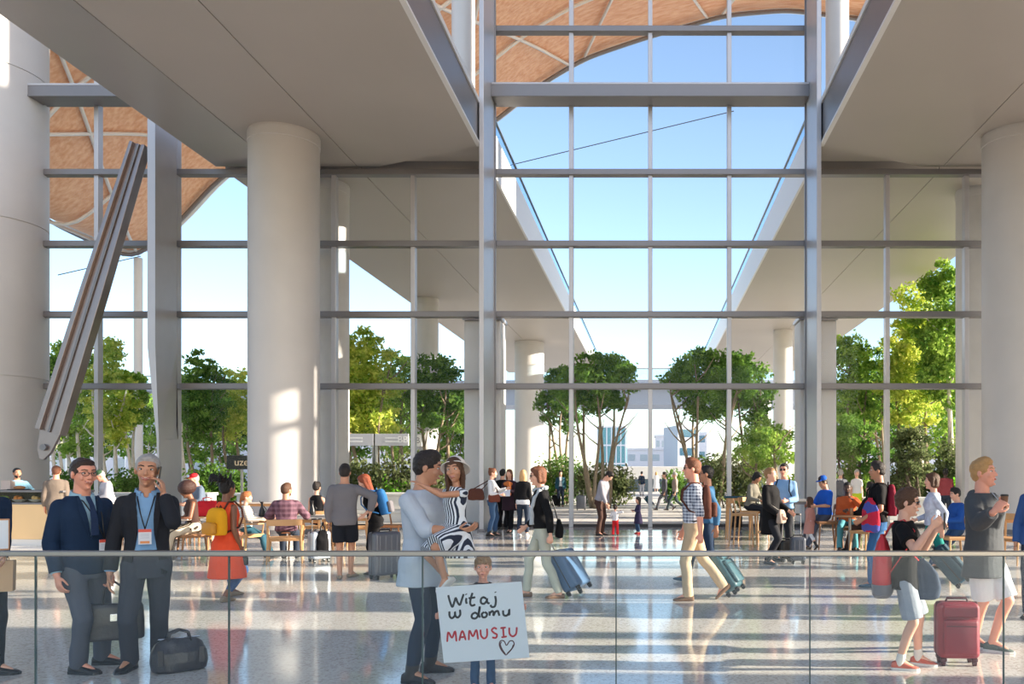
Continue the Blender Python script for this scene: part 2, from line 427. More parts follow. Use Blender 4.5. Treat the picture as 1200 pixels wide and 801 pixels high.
walkway(1, 'elevated concrete walkway running away outside on the right, over the planting')
M_conco = mat('outdoor_concrete', (205, 203, 200), 0.6, mottle=0.08)
column('outdoor_column', -8.5, 60, 1.02, 10.8, 'round concrete column outside under the left walkway, seen between the trees', m=M_conco)
column('outdoor_column', 8.55, 55, 0.62, 10.8, 'round concrete column outside under the right walkway, nearer of two there', m=M_conco)
column('outdoor_column', 10.9, 84, 1.0, 9.5, 'farther round concrete column outside, left of the nearer right hand one', m=M_conco)
column('outdoor_column', -11.8, 45, 0.62, 10.8, 'slim round concrete column outside behind the trees left of the central window', m=M_conco)
column('outdoor_column', -10.35, 27.2, 0.72, 10.8, 'outdoor column half hidden by the round column of the left ceiling', m=M_conco)
column('outdoor_column', 10.6, 27.8, 0.62, 10.8, 'outdoor column half hidden by the round column at the right edge', m=M_conco)
column('canopy_mast', -30.0, 50, 0.24, 14.2, 'thin white mast outside on the left carrying the timber canopy', m=M_white, cap=False)
# upper round ducts standing on the walkways
for s_ in (-1, 1):
    x = s_*5.85
    r = thing('upper_column', 'slim pale column above the %s walkway, high beside the tall post' % ('left' if s_ < 0 else 'right'), 'column', (x, 26.7, 12.05))
    MB().lathe([(0.36, 0), (0.36, 13)], n=40).build('shaft', M_white, r, smooth='auto')
    MB().lathe([(0.44, 0), (0.44, 0.15), (0.36, 0.17)], n=40).build('base_ring', M_dsteel, r, smooth='auto')
# square pylons just outside beside the central window
M_pyl = mat('pylon_stone', (214, 212, 211), 0.5, mottle=0.06)
for s_, nm in ((-1, 'left'), (1, 'right')):
    r = thing('entrance_pylon', 'square white entrance pylon outside just %s of the central window' % nm, 'pylon', (s_*5.12, 26.5, -0.02))
    MB().box((-0.56, -0.5, 0.12), (0.56, 0.5, 6.3)).build('pylon_body', M_pyl, r, bevel=0.05)
    MB().box((-0.60, -0.54, 6.3), (0.60, 0.54, 6.42)).build('cap', M_steel, r, bevel=0.02)
    MB().box((-0.59, -0.53, 0), (0.59, 0.53, 0.13)).build('plinth', M_dsteel, r, bevel=0.01)

# timber canopy: wave shaped gridshell with steel ribs
cx_ = [-60, -52, -46, -40, -35, -32.5, -30, -27.4, -25.3, -21, -17, -13, -11, -8.95, -6.5, -3.8, -0.25, 4.4, 8, 13, 18, 24, 30]
cz_ = [22, 24.5, 24, 20.5, 16.6, 15.4, 14.35, 16.4, 18.8, 21.8, 22.4, 21.2, 21.0, 22.4, 24.4, 26.0, 27.2, 28.5, 28.8, 28.2, 26, 22, 17]
# smooth resample
fine = np.linspace(-52, 28, 161)
zf = np.interp(fine, cx_, cz_)
kk = np.array([1, 2, 3, 2, 1])/9.0
zf = np.convolve(np.pad(zf, 2, mode='edge'), kk, mode='valid')
def can_z(x, y=50.0):
    z = float(np.interp(x, fine, zf))
    t = (50-y)/22.0                      # towards the hall the shell rises over the ceilings
    return z+0.0*t
M_tim = mat('timber_canopy', (222, 150, 106), 0.6, mottle=0.12, mscale=0.6)
nt, b = nodes_of(M_tim)
wv = nt.nodes.new('ShaderNodeTexNoise'); wv.inputs['Scale'].default_value = 1.0
mp = nt.nodes.new('ShaderNodeMapping'); mp.inputs['Scale'].default_value = (0.9, 5.0, 5.0)
tcx = nt.nodes.new('ShaderNodeTexCoord'); nt.links.new(tcx.outputs['Object'], mp.inputs['Vector']); nt.links.new(mp.outputs['Vector'], wv.inputs['Vector'])
rr = nt.nodes.new('ShaderNodeValToRGB'); rr.color_ramp.elements[0].position = 0.3; rr.color_ramp.elements[1].position = 0.7
rr.color_ramp.elements[0].color = (*lin((232, 168, 126)), 1); rr.color_ramp.elements[1].color = (*lin((252, 206, 168)), 1)
nt.links.new(wv.outputs['Fac'], rr.inputs['Fac']); nt.links.new(rr.outputs['Color'], b.inputs['Base Color'])
rc = thing('timber_canopy', 'wavy timber canopy with white steel ribs high outside above the glazing', 'canopy', (0, 50, 0))
CY0, CY1 = -21.0, 0.0       # relative to Y=50
ys = np.linspace(CY0, CY1, 12)
mb = MB(); nx = len(fine)
top = []
for off, flip in ((0.0, False), (0.35, True)):
    k = len(mb.v)
    for yy in ys:
        for x in fine: mb.v.append((float(x), float(yy), can_z(float(x))+off))
    for j in range(len(ys)-1):
        for i in range(nx-1):
            a = k+j*nx+i; q = (a, a+nx, a+nx+1, a+1)
            mb.f.append(tuple(reversed(q)) if flip else q)
mb.build('timber_shell', M_tim, rc, smooth=True)
M_rib = mat('white_rib', (232, 232, 230), 0.4)
def curve_pts(x0, y0, x1, y1, dz, n=24):
    return [V(x0+(x1-x0)*t, y0+(y1-y0)*t, can_z(x0+(x1-x0)*t)+dz) for t in [i/(n-1) for i in range(n)]]
for yy in (-12.5, -6.0):
    MB().tube(curve_pts(-50, yy, 26, yy, -0.2, 120), 0.09, 6).build('rib', M_rib, rc, smooth=True)
MB().tube(curve_pts(-50, 0.05, 26, 0.05, 0.1, 150), 0.28, 8).build('edge_beam', M_rib, rc, smooth=True)
MB().tube(curve_pts(-50, -0.5, 26, -0.5, -0.35, 150), 0.12, 6).build('edge_rib', M_dsteel, rc, smooth=True)
for x0 in [-38, -30, -22, -12, -4, 4, 12]:
    MB().tube(curve_pts(x0, -20, x0+7.5, 0, -0.2, 40), 0.09, 6).build('rib', M_rib, rc, smooth=True)
    MB().tube(curve_pts(x0+7.5, -20, x0, 0, -0.2, 40), 0.09, 6).build('rib', M_rib, rc, smooth=True)
for a_, c_, nm in [(P(583, 197, 48), P(860, 130, 48), 'thin steel cable high outside across the central window'), (P(68, 322, 45), P(165, 300, 49.7), 'thin steel cable outside between the left column and the mast')]:
    o = MB().tube([V(0, 0, 0), c_-a_], 0.025, 5).build('steel_cable', M_joint, loc=a_); tag(o, nm, 'cable')

# crossing bridge far behind and the town
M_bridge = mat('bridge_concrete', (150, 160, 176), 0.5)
r = thing('road_bridge', 'pale curved road bridge crossing far behind the trees', 'bridge', (0, 88, 0))
def arc(x): return 0.0022*x*x
def band(name, m, z0, z1, d0, d1):
    mb = MB(); rings = []
    for i in range(41):
        x = -60+3.0*i; yy = arc(x)
        rings.append([(x, yy+d0, z0), (x, yy+d1, z0), (x, yy+d1, z1), (x, yy+d0, z1)])
    mb.loft(rings); return mb.build(name, m, r, smooth='auto')
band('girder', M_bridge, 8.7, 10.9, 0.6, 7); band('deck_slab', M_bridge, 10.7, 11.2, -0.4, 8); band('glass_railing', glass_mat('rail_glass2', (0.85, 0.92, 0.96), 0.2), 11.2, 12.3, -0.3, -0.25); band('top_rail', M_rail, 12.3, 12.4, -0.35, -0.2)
M_win = mat('town_glazing', (70, 108, 128), 0.15, metal=0.3)
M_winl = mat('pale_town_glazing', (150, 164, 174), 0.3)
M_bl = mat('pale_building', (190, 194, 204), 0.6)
def building(px0, px1, py0, Y, kind, label, depth=12, rz=0.0):
    a = P(px0, py0, Y); c = P(px1, py0, Y); w_ = c.x-a.x; h = a.z+0.02
    r = thing('office_building', label, 'building', ((a.x+c.x)/2, Y+depth/2, -0.02), rz)
    hw = w_/2; hd = depth/2
    if kind == 'grid':
        MB().box((-hw, -hd, 0), (hw, hd, h)).build('wall', mat('teal_curtain_wall', (92, 146, 158), 0.25, metal=0.2), r)
        nf = int(h/3.0)
        for i in range(1, nf+1):
            MB().box((-hw-0.1, -hd-0.12, i*h/nf-0.3), (hw+0.1, hd+0.1, i*h/nf)).build('floor_band', M_bl, r)
        for i in range(7):
            x = -hw+w_*i/6
            MB().box((x-0.1, -hd-0.1, 0), (x+0.1, -hd, h)).build('facade_post', M_bl, r)
    elif kind == 'bands':
        MB().box((-hw, -hd, 0), (hw, hd, h)).build('wall', M_bl, r)
        nf = max(3, int(h/3.4))
        for i in range(nf):
            z = (i+0.35)*h/nf
            MB().box((-hw+0.5, -hd-0.06, z), (hw-0.5, -hd+0.3, z+h/nf*0.42)).build('window_band', M_win, r)
    else:
        MB().box((-hw, -hd, 0), (hw, hd, h)).build('wall', M_bl, r)
        nf = max(2, int(h/4)); nc = max(3, int(w_/3.0))
        for j in range(nf):
            for i in range(nc):
                if nf*nc > 60: break
                x = -hw+(i+0.5)*w_/nc; z = (j+0.45)*h/nf
                MB().box((x-w_/nc*0.3, -hd-0.05, z-h/nf*0.2), (x+w_/nc*0.3, -hd+0.2, z+h/nf*0.25)).build('window', M_winl, r)
        MB().box((-hw-0.3, -hd-0.3, h), (hw+0.3, hd+0.3, h+0.5)).build('parapet', M_bl, r)
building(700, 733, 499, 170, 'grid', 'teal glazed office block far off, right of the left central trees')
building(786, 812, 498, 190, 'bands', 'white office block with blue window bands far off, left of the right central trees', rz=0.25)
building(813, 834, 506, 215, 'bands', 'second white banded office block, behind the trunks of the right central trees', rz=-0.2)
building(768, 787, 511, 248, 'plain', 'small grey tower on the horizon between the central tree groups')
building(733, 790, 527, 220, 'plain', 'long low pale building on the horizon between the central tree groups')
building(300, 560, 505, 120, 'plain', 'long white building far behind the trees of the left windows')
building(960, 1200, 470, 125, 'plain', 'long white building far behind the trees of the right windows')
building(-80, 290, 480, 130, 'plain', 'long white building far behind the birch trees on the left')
# low white bridge parapet on the horizon
r = thing('quay_wall', 'low white quay wall with painted shade under its coping behind the plaza', 'wall', (1.0, 75, 0))
MB().box((-9, 0, 0), (9, 0.6, 1.1)).build('wall_body', mat('quay_shadow', (90, 110, 125), 0.6), r)  # body coloured dark to stand in for shade below the coping
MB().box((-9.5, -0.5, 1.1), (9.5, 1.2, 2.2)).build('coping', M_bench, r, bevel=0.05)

# sign boards on the left outside
M_sign = mat('sign_board', (206, 206, 212), 0.4); M_txt = mat('sign_letters', (250, 250, 250), 0.4)
def text_obj(name, body, size, m, parent, loc, rot=(PI/2, 0, 0), ext=0.004):
    cu = bpy.data.curves.new(name, 'FONT'); cu.body = body; cu.size = size; cu.extrude = ext; cu.align_x = 'CENTER'; cu.align_y = 'CENTER'
    tmp = bpy.data.objects.new('tmp_text', cu); COL.objects.link(tmp)
    bpy.context.view_layer.update()
    me = bpy.data.meshes.new_from_object(tmp.evaluated_get(bpy.context.evaluated_depsgraph_get()))
    bpy.data.objects.remove(tmp)
    o = bpy.data.objects.new(name, me); COL.objects.link(o); me.materials.clear(); me.materials.append(m)
    o.parent = parent; o.location = loc; o.rotation_euler = rot
    return o
a = P(395, 508, 33); c = P(437, 522, 33); e = P(480, 522, 33)
for (q0, q1, txt, nm) in ((a, P(438, 522, 33), 'B', 'left of the pair'), (P(440, 508, 33), P(479, 522, 33), 'BB', 'right of the pair')):
    w_ = q1.x-q0.x; h_ = q0.z-q1.z
    r = thing('direction_sign', 'white outdoor direction sign on a post behind the cafe, %s' % nm, 'sign', ((q0.x+q1.x)/2, 33, -0.02))
    z = q1.z+0.02
    MB().box((-w_/2, -0.05, z), (w_/2, 0.05, z+h_)).build('board', M_sign, r, bevel=0.01)
    MB().box((w_/2*(1 if txt == 'B' else -1)-0.05, -0.04, 0), (w_/2*(1 if txt == 'B' else -1)+0.05, 0.12, z+h_)).build('post', M_rail, r)
    text_obj('lettering', txt, 0.36, M_txt, r, (-w_*0.36 if txt == 'B' else w_*0.33, -0.06, z+h_/2))
    for k in range(2):
        MB().box((-w_*0.2, -0.056, z+h_*(0.3+0.3*k)), (w_*0.2, -0.05, z+h_*(0.4+0.3*k))).build('text_line', M_txt, r)
r = thing('gate_sign', 'small square white sign reading B fixed to the grey post behind the trees', 'sign', P(490, 516, 44.2))
MB().box((-0.22, -0.05, -0.3), (0.22, 0.0, 0.3)).build('board', M_txt, r, bevel=0.01)
text_obj('lettering', 'B', 0.42, mat('grey_letter', (150, 150, 155), 0.5), r, (0, -0.056, 0))

# ---------------------------------------------------------------- trees
L_dark = leaf_mat('leaf_dark', (60, 102, 48), (138, 176, 80)); L_mid = leaf_mat('leaf_mid', (92, 142, 58), (190, 216, 104)); L_yel = leaf_mat('leaf_yellow', (140, 180, 66), (236, 236, 120)); L_olive = leaf_mat('leaf_olive', (88, 104, 68), (136, 146, 100)); L_brt = leaf_mat('leaf_bright', (96, 190, 40), (160, 224, 70))
M_trunk = mat('trunk_bark', (142, 126, 104), 0.9, mottle=0.3, mscale=8); M_birch = mat('birch_bark', (216, 206, 190), 0.8, mottle=0.25, mscale=10); M_dtrunk = mat('dark_bark', (92, 80, 66), 0.9, mottle=0.3, mscale=8)
def leaves(blobs, n, size, rng, droop=0.0):
    """leaf cards scattered in the shells of several crown blobs"""
    vol = np.array([b_[3]*b_[4]*b_[5] for b_ in blobs], float)**0.75; vol /= vol.sum()
    idx = rng.choice(len(blobs), n, p=vol); B_ = np.array([b_[:6] for b_ in blobs], float)[idx]
    d = rng.normal(size=(n, 3)); d /= np.linalg.norm(d, axis=1)[:, None]
    rad = rng.uniform(0.1, 1.12, n)**0.6
    # clumps: modulate radius by direction
    ph = np.sin(d[:, 0]*7+idx*1.7)*np.sin(d[:, 1]*6+idx)*np.sin(d[:, 2]*8+idx*2.3)
    rad *= (1+0.32*ph)
    c = B_[:, :3]+d*B_[:, 3:6]*rad[:, None]
    a = rng.normal(size=(n, 3)); a /= np.linalg.norm(a, axis=1)[:, None]
    t = rng.normal(size=(n, 3)); bb = np.cross(a, t); bb /= np.linalg.norm(bb, axis=1)[:, None]
    s = size*rng.uniform(0.6, 1.3, n)[:, None]
    v = np.empty((n*4, 3)); v[0::4] = c-a*s; v[1::4] = c+bb*s*0.5; v[2::4] = c+a*s; v[3::4] = c-bb*s*0.5
    me = bpy.data.meshes.new('foliage'); me.vertices.add(n*4); me.vertices.foreach_set('co', v.ravel())
    me.loops.add(n*4); me.loops.foreach_set('vertex_index', np.arange(n*4)); me.polygons.add(n)
    me.polygons.foreach_set('loop_start', np.arange(0, n*4, 4)); me.polygons.foreach_set('loop_total', np.full(n, 4))
    me.update(); return me
def tree(px, base_py, Y, top_py, wpx, bot_py, label, leaf, n=5200, stems=1, bark=None, name='tree', seed=1, lsize=0.15, lean=0.3, nb=12, group=None):
    rng = np.random.default_rng(seed); rn = random.Random(seed)
    x = (px-CX)/F*Y; top_z = EYE-(top_py-CY)/F*Y; bot = EYE-(bot_py-CY)/F*Y; hw = wpx/2/F*Y
    r = thing(name, label, 'tree', (x, Y, -0.02), group=group)
    hw *= 1.18; bot -= 0.35; lsize *= 0.72
    H = top_z-bot; cz = (top_z+bot)/2; blobs = []
    for i in range(46):
        a = rn.uniform(0, 2*PI); ct = rn.uniform(-1, 1); rr_ = rn.uniform(0.35, 1.0)**0.5*0.84; st = math.sqrt(1-ct*ct)
        tz = 0.5+0.5*ct*rr_; env = 1.0 if tz < 0.55 else 1.0-0.25*(tz-0.55)
        sz = hw*rn.uniform(0.15, 0.32)
        blobs.append((math.cos(a)*st*rr_*hw*env, math.sin(a)*st*rr_*hw*0.8, bot+H*tz, sz, sz, min(sz*0.62, H*0.2)))
    blobs.append((0, 0, cz, hw*0.62, hw*0.5, H*0.34))
    n = int(n*1.2)
    me = leaves(blobs, n, lsize, rng); me.materials.append(leaf)
    fo = bpy.data.objects.new('foliage', me); COL.objects.link(fo); fo.parent = r
    bk = bark or M_trunk
    for s_ in range(stems):
        a0 = s_*2.4+seed; sp = hw*lean*(0 if stems == 1 else 1)
        b0 = V(math.cos(a0)*sp*0.5, math.sin(a0)*sp*0.5, 0)
        tgt = V(math.cos(a0)*sp*1.6, math.sin(a0)*sp*1.2, bot+H*rn.uniform(0.45, 0.75))
        pts = []
        for k in range(9):
            t = k/8; p = b0.lerp(tgt, t); p.x += 0.12*math.sin(t*6+s_)*(1 if stems > 1 else 0.7); p.y += 0.1*math.cos(t*5+s_); pts.append(p)
        r0 = 0.10 if stems > 1 else 0.14
        MB().tube(pts, [r0*(1-0.7*k/8) for k in range(9)], 7).build('trunk', bk, r, smooth=True)
        mb = MB()
        k0 = 4 if stems > 1 else 3
        for k in range(k0, 8):
            p = pts[k]; a1 = rn.uniform(0, 6.28); q = p+V(math.cos(a1)*hw*0.5, math.sin(a1)*hw*0.4, hw*0.45)
            MB().tube([p, (p+q)/2+V(0, 0, -0.1), q], [r0*0.4, r0*0.28, r0*0.1], 5).build('branch', bk, r, smooth=True)
    return r
def bush(px, Y, top_py, wpx, label, leaf, n=2600, seed=1, lsize=0.10, dy=1.0, name='bush', z0=0.0):
    rng = np.random.default_rng(seed); rn = random.Random(seed)
    x = (px-CX)/F*Y; top_z = EYE-(top_py-CY)/F*Y; hw = wpx/2/F*Y
    r = thing(name, label, 'bush', (x, Y, z0-0.02)); H = top_z-z0
    k = max(3, int(hw*2/1.0)); blobs = []
    for i in range(k):
        t = (i+0.5)/k*2-1
        blobs.append((t*hw*0.82, rn.uniform(-0.3, 0.3)*dy, H*0.5*rn.uniform(0.85, 1.0), max(hw/k*1.5, 0.4), dy*0.7, H*0.5*(1-0.25*t*t)))
    me = leaves(blobs, n, lsize, rng); me.materials.append(leaf)
    fo = bpy.data.objects.new('foliage', me); COL.objects.link(fo); fo.parent = r
    for i in range(3):
        MB().tube([V((i-1)*hw*0.3, 0, 0), V((i-1)*hw*0.5, 0.1, H*0.6)], [0.04, 0.015], 5).build('stem', M_dtrunk, r, smooth=True)
    return r
# a farther belt of trees
for k_, (px, Y, tp, wp, bt, lf_, lab) in enumerate([(58, 62, 452, 60, 545, L_mid, 'small far tree behind the birches at the far left'), (110, 64, 462, 70, 545, L_dark, 'far dark tree behind the two bright birches'), (172, 60, 458, 60, 545, L_mid, 'far green tree behind the white mast'), (230, 64, 470, 60, 545, L_mid, 'far green tree behind the wide steel post'), (272, 60, 462, 56, 545, L_dark, 'far dark tree left of the round column'),
        (415, 60, 452, 60, 545, L_dark, 'far dark tree behind the direction signs'), (462, 64, 455, 64, 545, L_mid, 'far green tree right of the direction signs'), (530, 60, 458, 56, 545, L_dark, 'far dark tree beside the left entrance pylon'), (990, 62, 452, 56, 545, L_mid, 'far green tree beside the right entrance pylon'), (1045, 64, 455, 64, 545, L_dark, 'far dark tree behind the right window mullion'), (1100, 60, 450, 60, 545, L_mid, 'far green tree behind the tallest tree')]):
    tree(px, 590, Y, tp, wp, bt, lab, lf_, 2200, 2, M_birch if px < 180 else M_trunk, 'tree', 60+k_, lsize=0.24)
# left birches
tree(92, 590, 37, 372, 66, 545, 'bright young birch tree outside, leftmost behind the slanting brace', L_mid, 4200, 2, M_birch, 'birch_tree', 3)
tree(128, 590, 34, 378, 58, 530, 'bright birch tree with white trunks outside behind the man with the phone', L_yel, 4200, 3, M_birch, 'birch_tree', 4)
tree(152, 590, 40, 425, 44, 505, 'low pale green birch tree outside beside the white mast', L_mid, 3000, 2, M_birch, 'birch_tree', 5)
tree(72, 590, 44, 400, 50, 480, 'dark birch tree outside at the far left beside the huge column', L_dark, 2600, 3, M_birch, 'birch_tree', 6)
tree(236, 590, 40, 398, 64, 525, 'dark green tree outside between the wide post and the round column', L_dark, 5200, 2, M_trunk, 'tree', 7)
tree(276, 590, 43, 420, 60, 525, 'yellow green tree outside just left of the round column', L_yel, 3800, 2, M_trunk, 'tree', 8)
tree(216, 590, 46, 425, 40, 495, 'mid green tree outside right behind the wide post', L_mid, 2600, 2, M_birch, 'tree', 9)
# middle left
tree(430, 590, 34, 372, 92, 520, 'large sunlit yellow green tree outside above the direction signs', L_yel, 6500, 2, M_trunk, 'tree', 10)
tree(398, 590, 38, 378, 56, 530, 'bright green tree outside right next to the round column', L_mid, 4200, 2, M_trunk, 'tree', 11)
tree(462, 590, 42, 392, 66, 515, 'mid green tree outside left of the slim outdoor column', L_mid, 4200, 2, M_trunk, 'tree', 12)
tree(512, 590, 35, 392, 70, 520, 'dark green tree outside just left of the entrance pylon', L_dark, 5200, 3, M_trunk, 'tree', 13)
# centre
tree(700, 590, 40, 398, 84, 486, 'round many-stemmed tree outside left of the central gap', L_dark, 7500, 6, M_trunk, 'tree', 14, lean=0.45)
tree(658, 590, 46, 418, 54, 505, 'smaller many-stemmed tree outside beside the thick round column', L_dark, 4200, 4, M_trunk, 'tree', 15, lean=0.4)
tree(826, 590, 40, 398, 100, 486, 'round many-stemmed tree outside right of the central gap', L_dark, 7500, 6, M_trunk, 'tree', 16, lean=0.45)
tree(872, 590, 42, 400, 70, 500, 'leaning dark green tree outside left of the right hand post', L_dark, 4800, 4, M_dtrunk, 'tree', 17, lean=0.4)
# right
tree(1003, 590, 36, 368, 66, 530, 'bright green tree outside just right of the entrance pylon', L_mid, 5500, 3, M_trunk, 'tree', 18)
tree(1070, 590, 35, 335, 78, 520, 'tall leafy yellow green tree outside, middle of the right window', L_yel, 6000, 2, M_trunk, 'tree', 19)
tree(1112, 590, 33, 284, 88, 490, 'tallest green tree outside with a pale trunk beside the right hand column', L_mid, 8500, 1, M_birch, 'tree', 20, lean=0.1)
tree(1035, 590, 42, 400, 60, 505, 'dark green tree outside behind the right window mullion', L_dark, 4200, 3, M_trunk, 'tree', 21)
tree(1000, 590, 31, 470, 56, 572, 'leafy dark shrub tree outside right of the entrance pylon', L_dark, 4200, 3, M_dtrunk, 'tree', 22, lsize=0.10)
tree(1068, 590, 31, 488, 50, 572, 'feathery green shrub tree outside in the middle of the right window', L_olive, 3600, 3, M_dtrunk, 'tree', 23, lsize=0.10)
tree(901, 590, 33, 487, 78, 548, 'round light green bush tree outside behind the man in sunglasses', L_mid, 5200, 3, M_trunk, 'tree', 24, lsize=0.10)
# hedges
bush(255, 33.5, 538, 70, 'dark clipped hedge outside behind the woman in orange', L_dark, 3200, 30)
bush(420, 32.5, 534, 80, 'dense olive hedge outside behind the man in grey', L_olive, 3800, 31)
bush(485, 32.2, 530, 90, 'dense olive hedge outside left of the entrance pylon', L_olive, 4200, 32)
bush(462, 31.6, 556, 26, 'small bright green bush outside beside the father', L_brt, 900, 33, lsize=0.08, dy=0.5)
bush(655, 44, 530, 60, 'dark hedge outside behind the woman with the blue suitcase', L_dark, 3000, 34)
bush(708, 42, 542, 72, 'wide mown olive bush outside behind the bending man', L_olive, 3600, 35)
bush(826, 43, 528, 46, 'dark low shrub outside under the right central tree', L_dark, 2400, 50)
bush(790, 46, 548, 30, 'small dark shrub outside at the foot of the right central tree', L_dark, 1200, 51)
tree(1082, 590, 39, 306, 92, 500, 'tall pale green tree outside behind the tallest tree on the right', L_yel, 5200, 2, M_birch, 'tree', 52)
bush(860, 40, 530, 80, 'grey green hedge outside behind the man in denim', L_olive, 3600, 36)
bush(930, 36, 556, 60, 'bright hedge outside behind the man in sunglasses', L_mid, 2600, 37)
bush(1000, 35, 548, 80, 'green hedge outside behind the seated man in orange', L_mid, 3000, 38)
bush(1062, 33, 540, 90, 'speckled olive bush outside behind the boy in sunglasses', L_olive, 4000, 39)
bush(1118, 33, 505, 40, 'yellowish round bush outside beside the right hand column', L_olive, 2600, 40)
bush(1128, 32, 558, 34, 'bright green hedge outside at the foot of the right hand column', L_brt, 1500, 41)
bush(150, 34, 545, 60, 'dark shrub outside behind the man with the phone', L_dark, 2400, 42)
bush(90, 36, 548, 60, 'dark shrub outside behind the man in the blue suit', L_dark, 2400, 43)
# ================================================================ PEOPLE
NR = 22
def ering(c, hw, hd, R=None, n=NR, e=2.4, dback=None):
    """super-elliptic ring: x half width, y half depth (front and back)"""
    out = []
    for i in range(n):
        t = 2*PI*i/n; ct, st = math.cos(t), math.sin(t)
        x = math.copysign(abs(ct)**(2/e), ct)*hw
        dd = hd if st < 0 or dback is None else dback
        y = math.copysign(abs(st)**(2/e), st)*dd
        p = Vector((x, y, 0))
        if R is not None: p = R @ p
        out.append(Vector(c)+p)
    return out
def remesh(mb, voxel, sm=4):
    me = mb.mesh('tmp'); o = bpy.data.objects.new('tmp_piece', me); COL.objects.link(o)
    md = o.modifiers.new('r', 'REMESH'); md.mode = 'VOXEL'; md.voxel_size = voxel; md.use_smooth_shade = True
    if sm:
        m2 = o.modifiers.new('s', 'SMOOTH'); m2.factor = 0.5; m2.iterations = sm
    bpy.context.view_layer.update()
    dg = bpy.context.evaluated_depsgraph_get()
    res = bpy.data.meshes.new_from_object(o.evaluated_get(dg))
    bpy.data.objects.remove(o); bpy.data.meshes.remove(me)
    return res
def wrinkle(me, amp, freq=26.0, seed=0.0, updown=0.6):
    n = len(me.vertices)
    if n == 0 or amp == 0: return
    co_ = np.empty(n*3); me.vertices.foreach_get('co', co_); co_ = co_.reshape(-1, 3)
    no = np.empty(n*3); me.vertices.foreach_get('normal', no); no = no.reshape(-1, 3)
    x, y, z = co_[:, 0], co_[:, 1], co_[:, 2]
    w1 = np.sin(freq*(z*updown+0.5*x)+3*np.sin(9*x+seed)+2.2*np.sin(7*y+1.3*seed))
    w2 = np.sin(freq*0.7*(x-0.4*z)+2.5*np.sin(8*z+seed*2)+seed)
    w3 = np.sin(freq*1.7*(y*0.5+z*0.6)+2*np.sin(13*x+seed))
    d = amp*(0.5*w1+0.3*w2+0.25*w3)
    co_ += no*d[:, None]
    me.vertices.foreach_set('co', co_.ravel()); me.update()
def cut(me, pred, thick=0.0):
    """open a garment: drop faces whose centre satisfies pred, then give the cloth thickness"""
    bm = bmesh.new(); bm.from_mesh(me)
    kill = [f for f in bm.faces if pred(f.calc_center_median())]
    bmesh.ops.delete(bm, geom=kill, context='FACES')
    for _ in range(14):
        new = {}
        for v in bm.verts:
            nb = [e.other_vert(v) for e in v.link_edges if e.is_boundary]
            if len(nb) == 2: new[v] = v.co*0.4+(nb[0].co+nb[1].co)*0.3
        for v, c_ in new.items(): v.co = c_
    bm.normal_update()
    if thick:
        bmesh.ops.solidify(bm, geom=bm.faces[:], thickness=thick)
    bm.to_mesh(me); bm.free(); me.update()
def finish(me, name, m, parent, label=None):
    me.materials.clear(); me.materials.append(m)
    for p in me.polygons: p.use_smooth = True
    me.name = name
    o = bpy.data.objects.new(name, me); COL.objects.link(o); o.parent = parent
    if label: o['label'] = label
    return o
def ik(a, target, l1, l2, hint):
    a = Vector(a); t = Vector(target); d = t-a; L = d.length; mxl = (l1+l2)*0.995
    if L > mxl: d = d*(mxl/L); t = a+d; L = mxl
    if L < abs(l1-l2)+0.03: L = abs(l1-l2)+0.03
    u = d.normalized(); x = (l1*l1-l2*l2+L*L)/(2*L); h = math.sqrt(max(l1*l1-x*x, 0))
    hh = Vector(hint); hh -= u*hh.dot(u)
    if hh.length < 1e-4: hh = Vector((0, -1, 0))
    return a+u*x+hh.normalized()*h, t
SKIN = {}
def skin(name, rgb):
    m = mat('skin_'+name, rgb, 0.5, mottle=0.05, mscale=12)
    nt, b = nodes_of(m); b.inputs['Subsurface Weight'].default_value = 0.06; b.inputs['Subsurface Radius'].default_value = (0.02, 0.008, 0.004)
    return m
S_fair = skin('fair', (226, 172, 146)); S_tan = skin('tan', (196, 142, 112)); S_brown = skin('brown', (128, 84, 60)); S_dark = skin('dark', (84, 56, 42)); S_rosy = skin('rosy', (230, 160, 134)); S_med = skin('medium', (176, 124, 96))
def hairm(name, rgb, r=0.5):
    return mat('hair_'+name, rgb, r, mottle=0.35, mscale=30, bump=0.6, bscale=90, spec=0.4)
H_dk = hairm('dark', (38, 30, 27)); H_br = hairm('brown', (84, 56, 38)); H_au = hairm('auburn', (112, 68, 44)); H_bl = hairm('blond', (186, 142, 90)); H_gr = hairm('grey', (168, 164, 160)); H_lt = hairm('sandy', (150, 112, 74)); H_bk = hairm('black', (20, 17, 17)); H_red = hairm('red', (142, 70, 42)); H_gin = hairm('ginger', (160, 98, 56))
M_eyew = mat('eye_white', (226, 222, 216), 0.25); M_iris = mat('eye_iris', (52, 36, 28), 0.2); M_lip = mat('lips', (176, 100, 88), 0.45); M_lipd = mat('lips_dark', (110, 62, 54), 0.45); M_teeth = mat('teeth', (238, 234, 226), 0.3)
M_black = mat('black_plastic', (24, 24, 26), 0.35); M_lens = mat('dark_lens', (14, 14, 16), 0.08); M_metal = mat('bright_metal', (190, 190, 190), 0.25, metal=0.9)

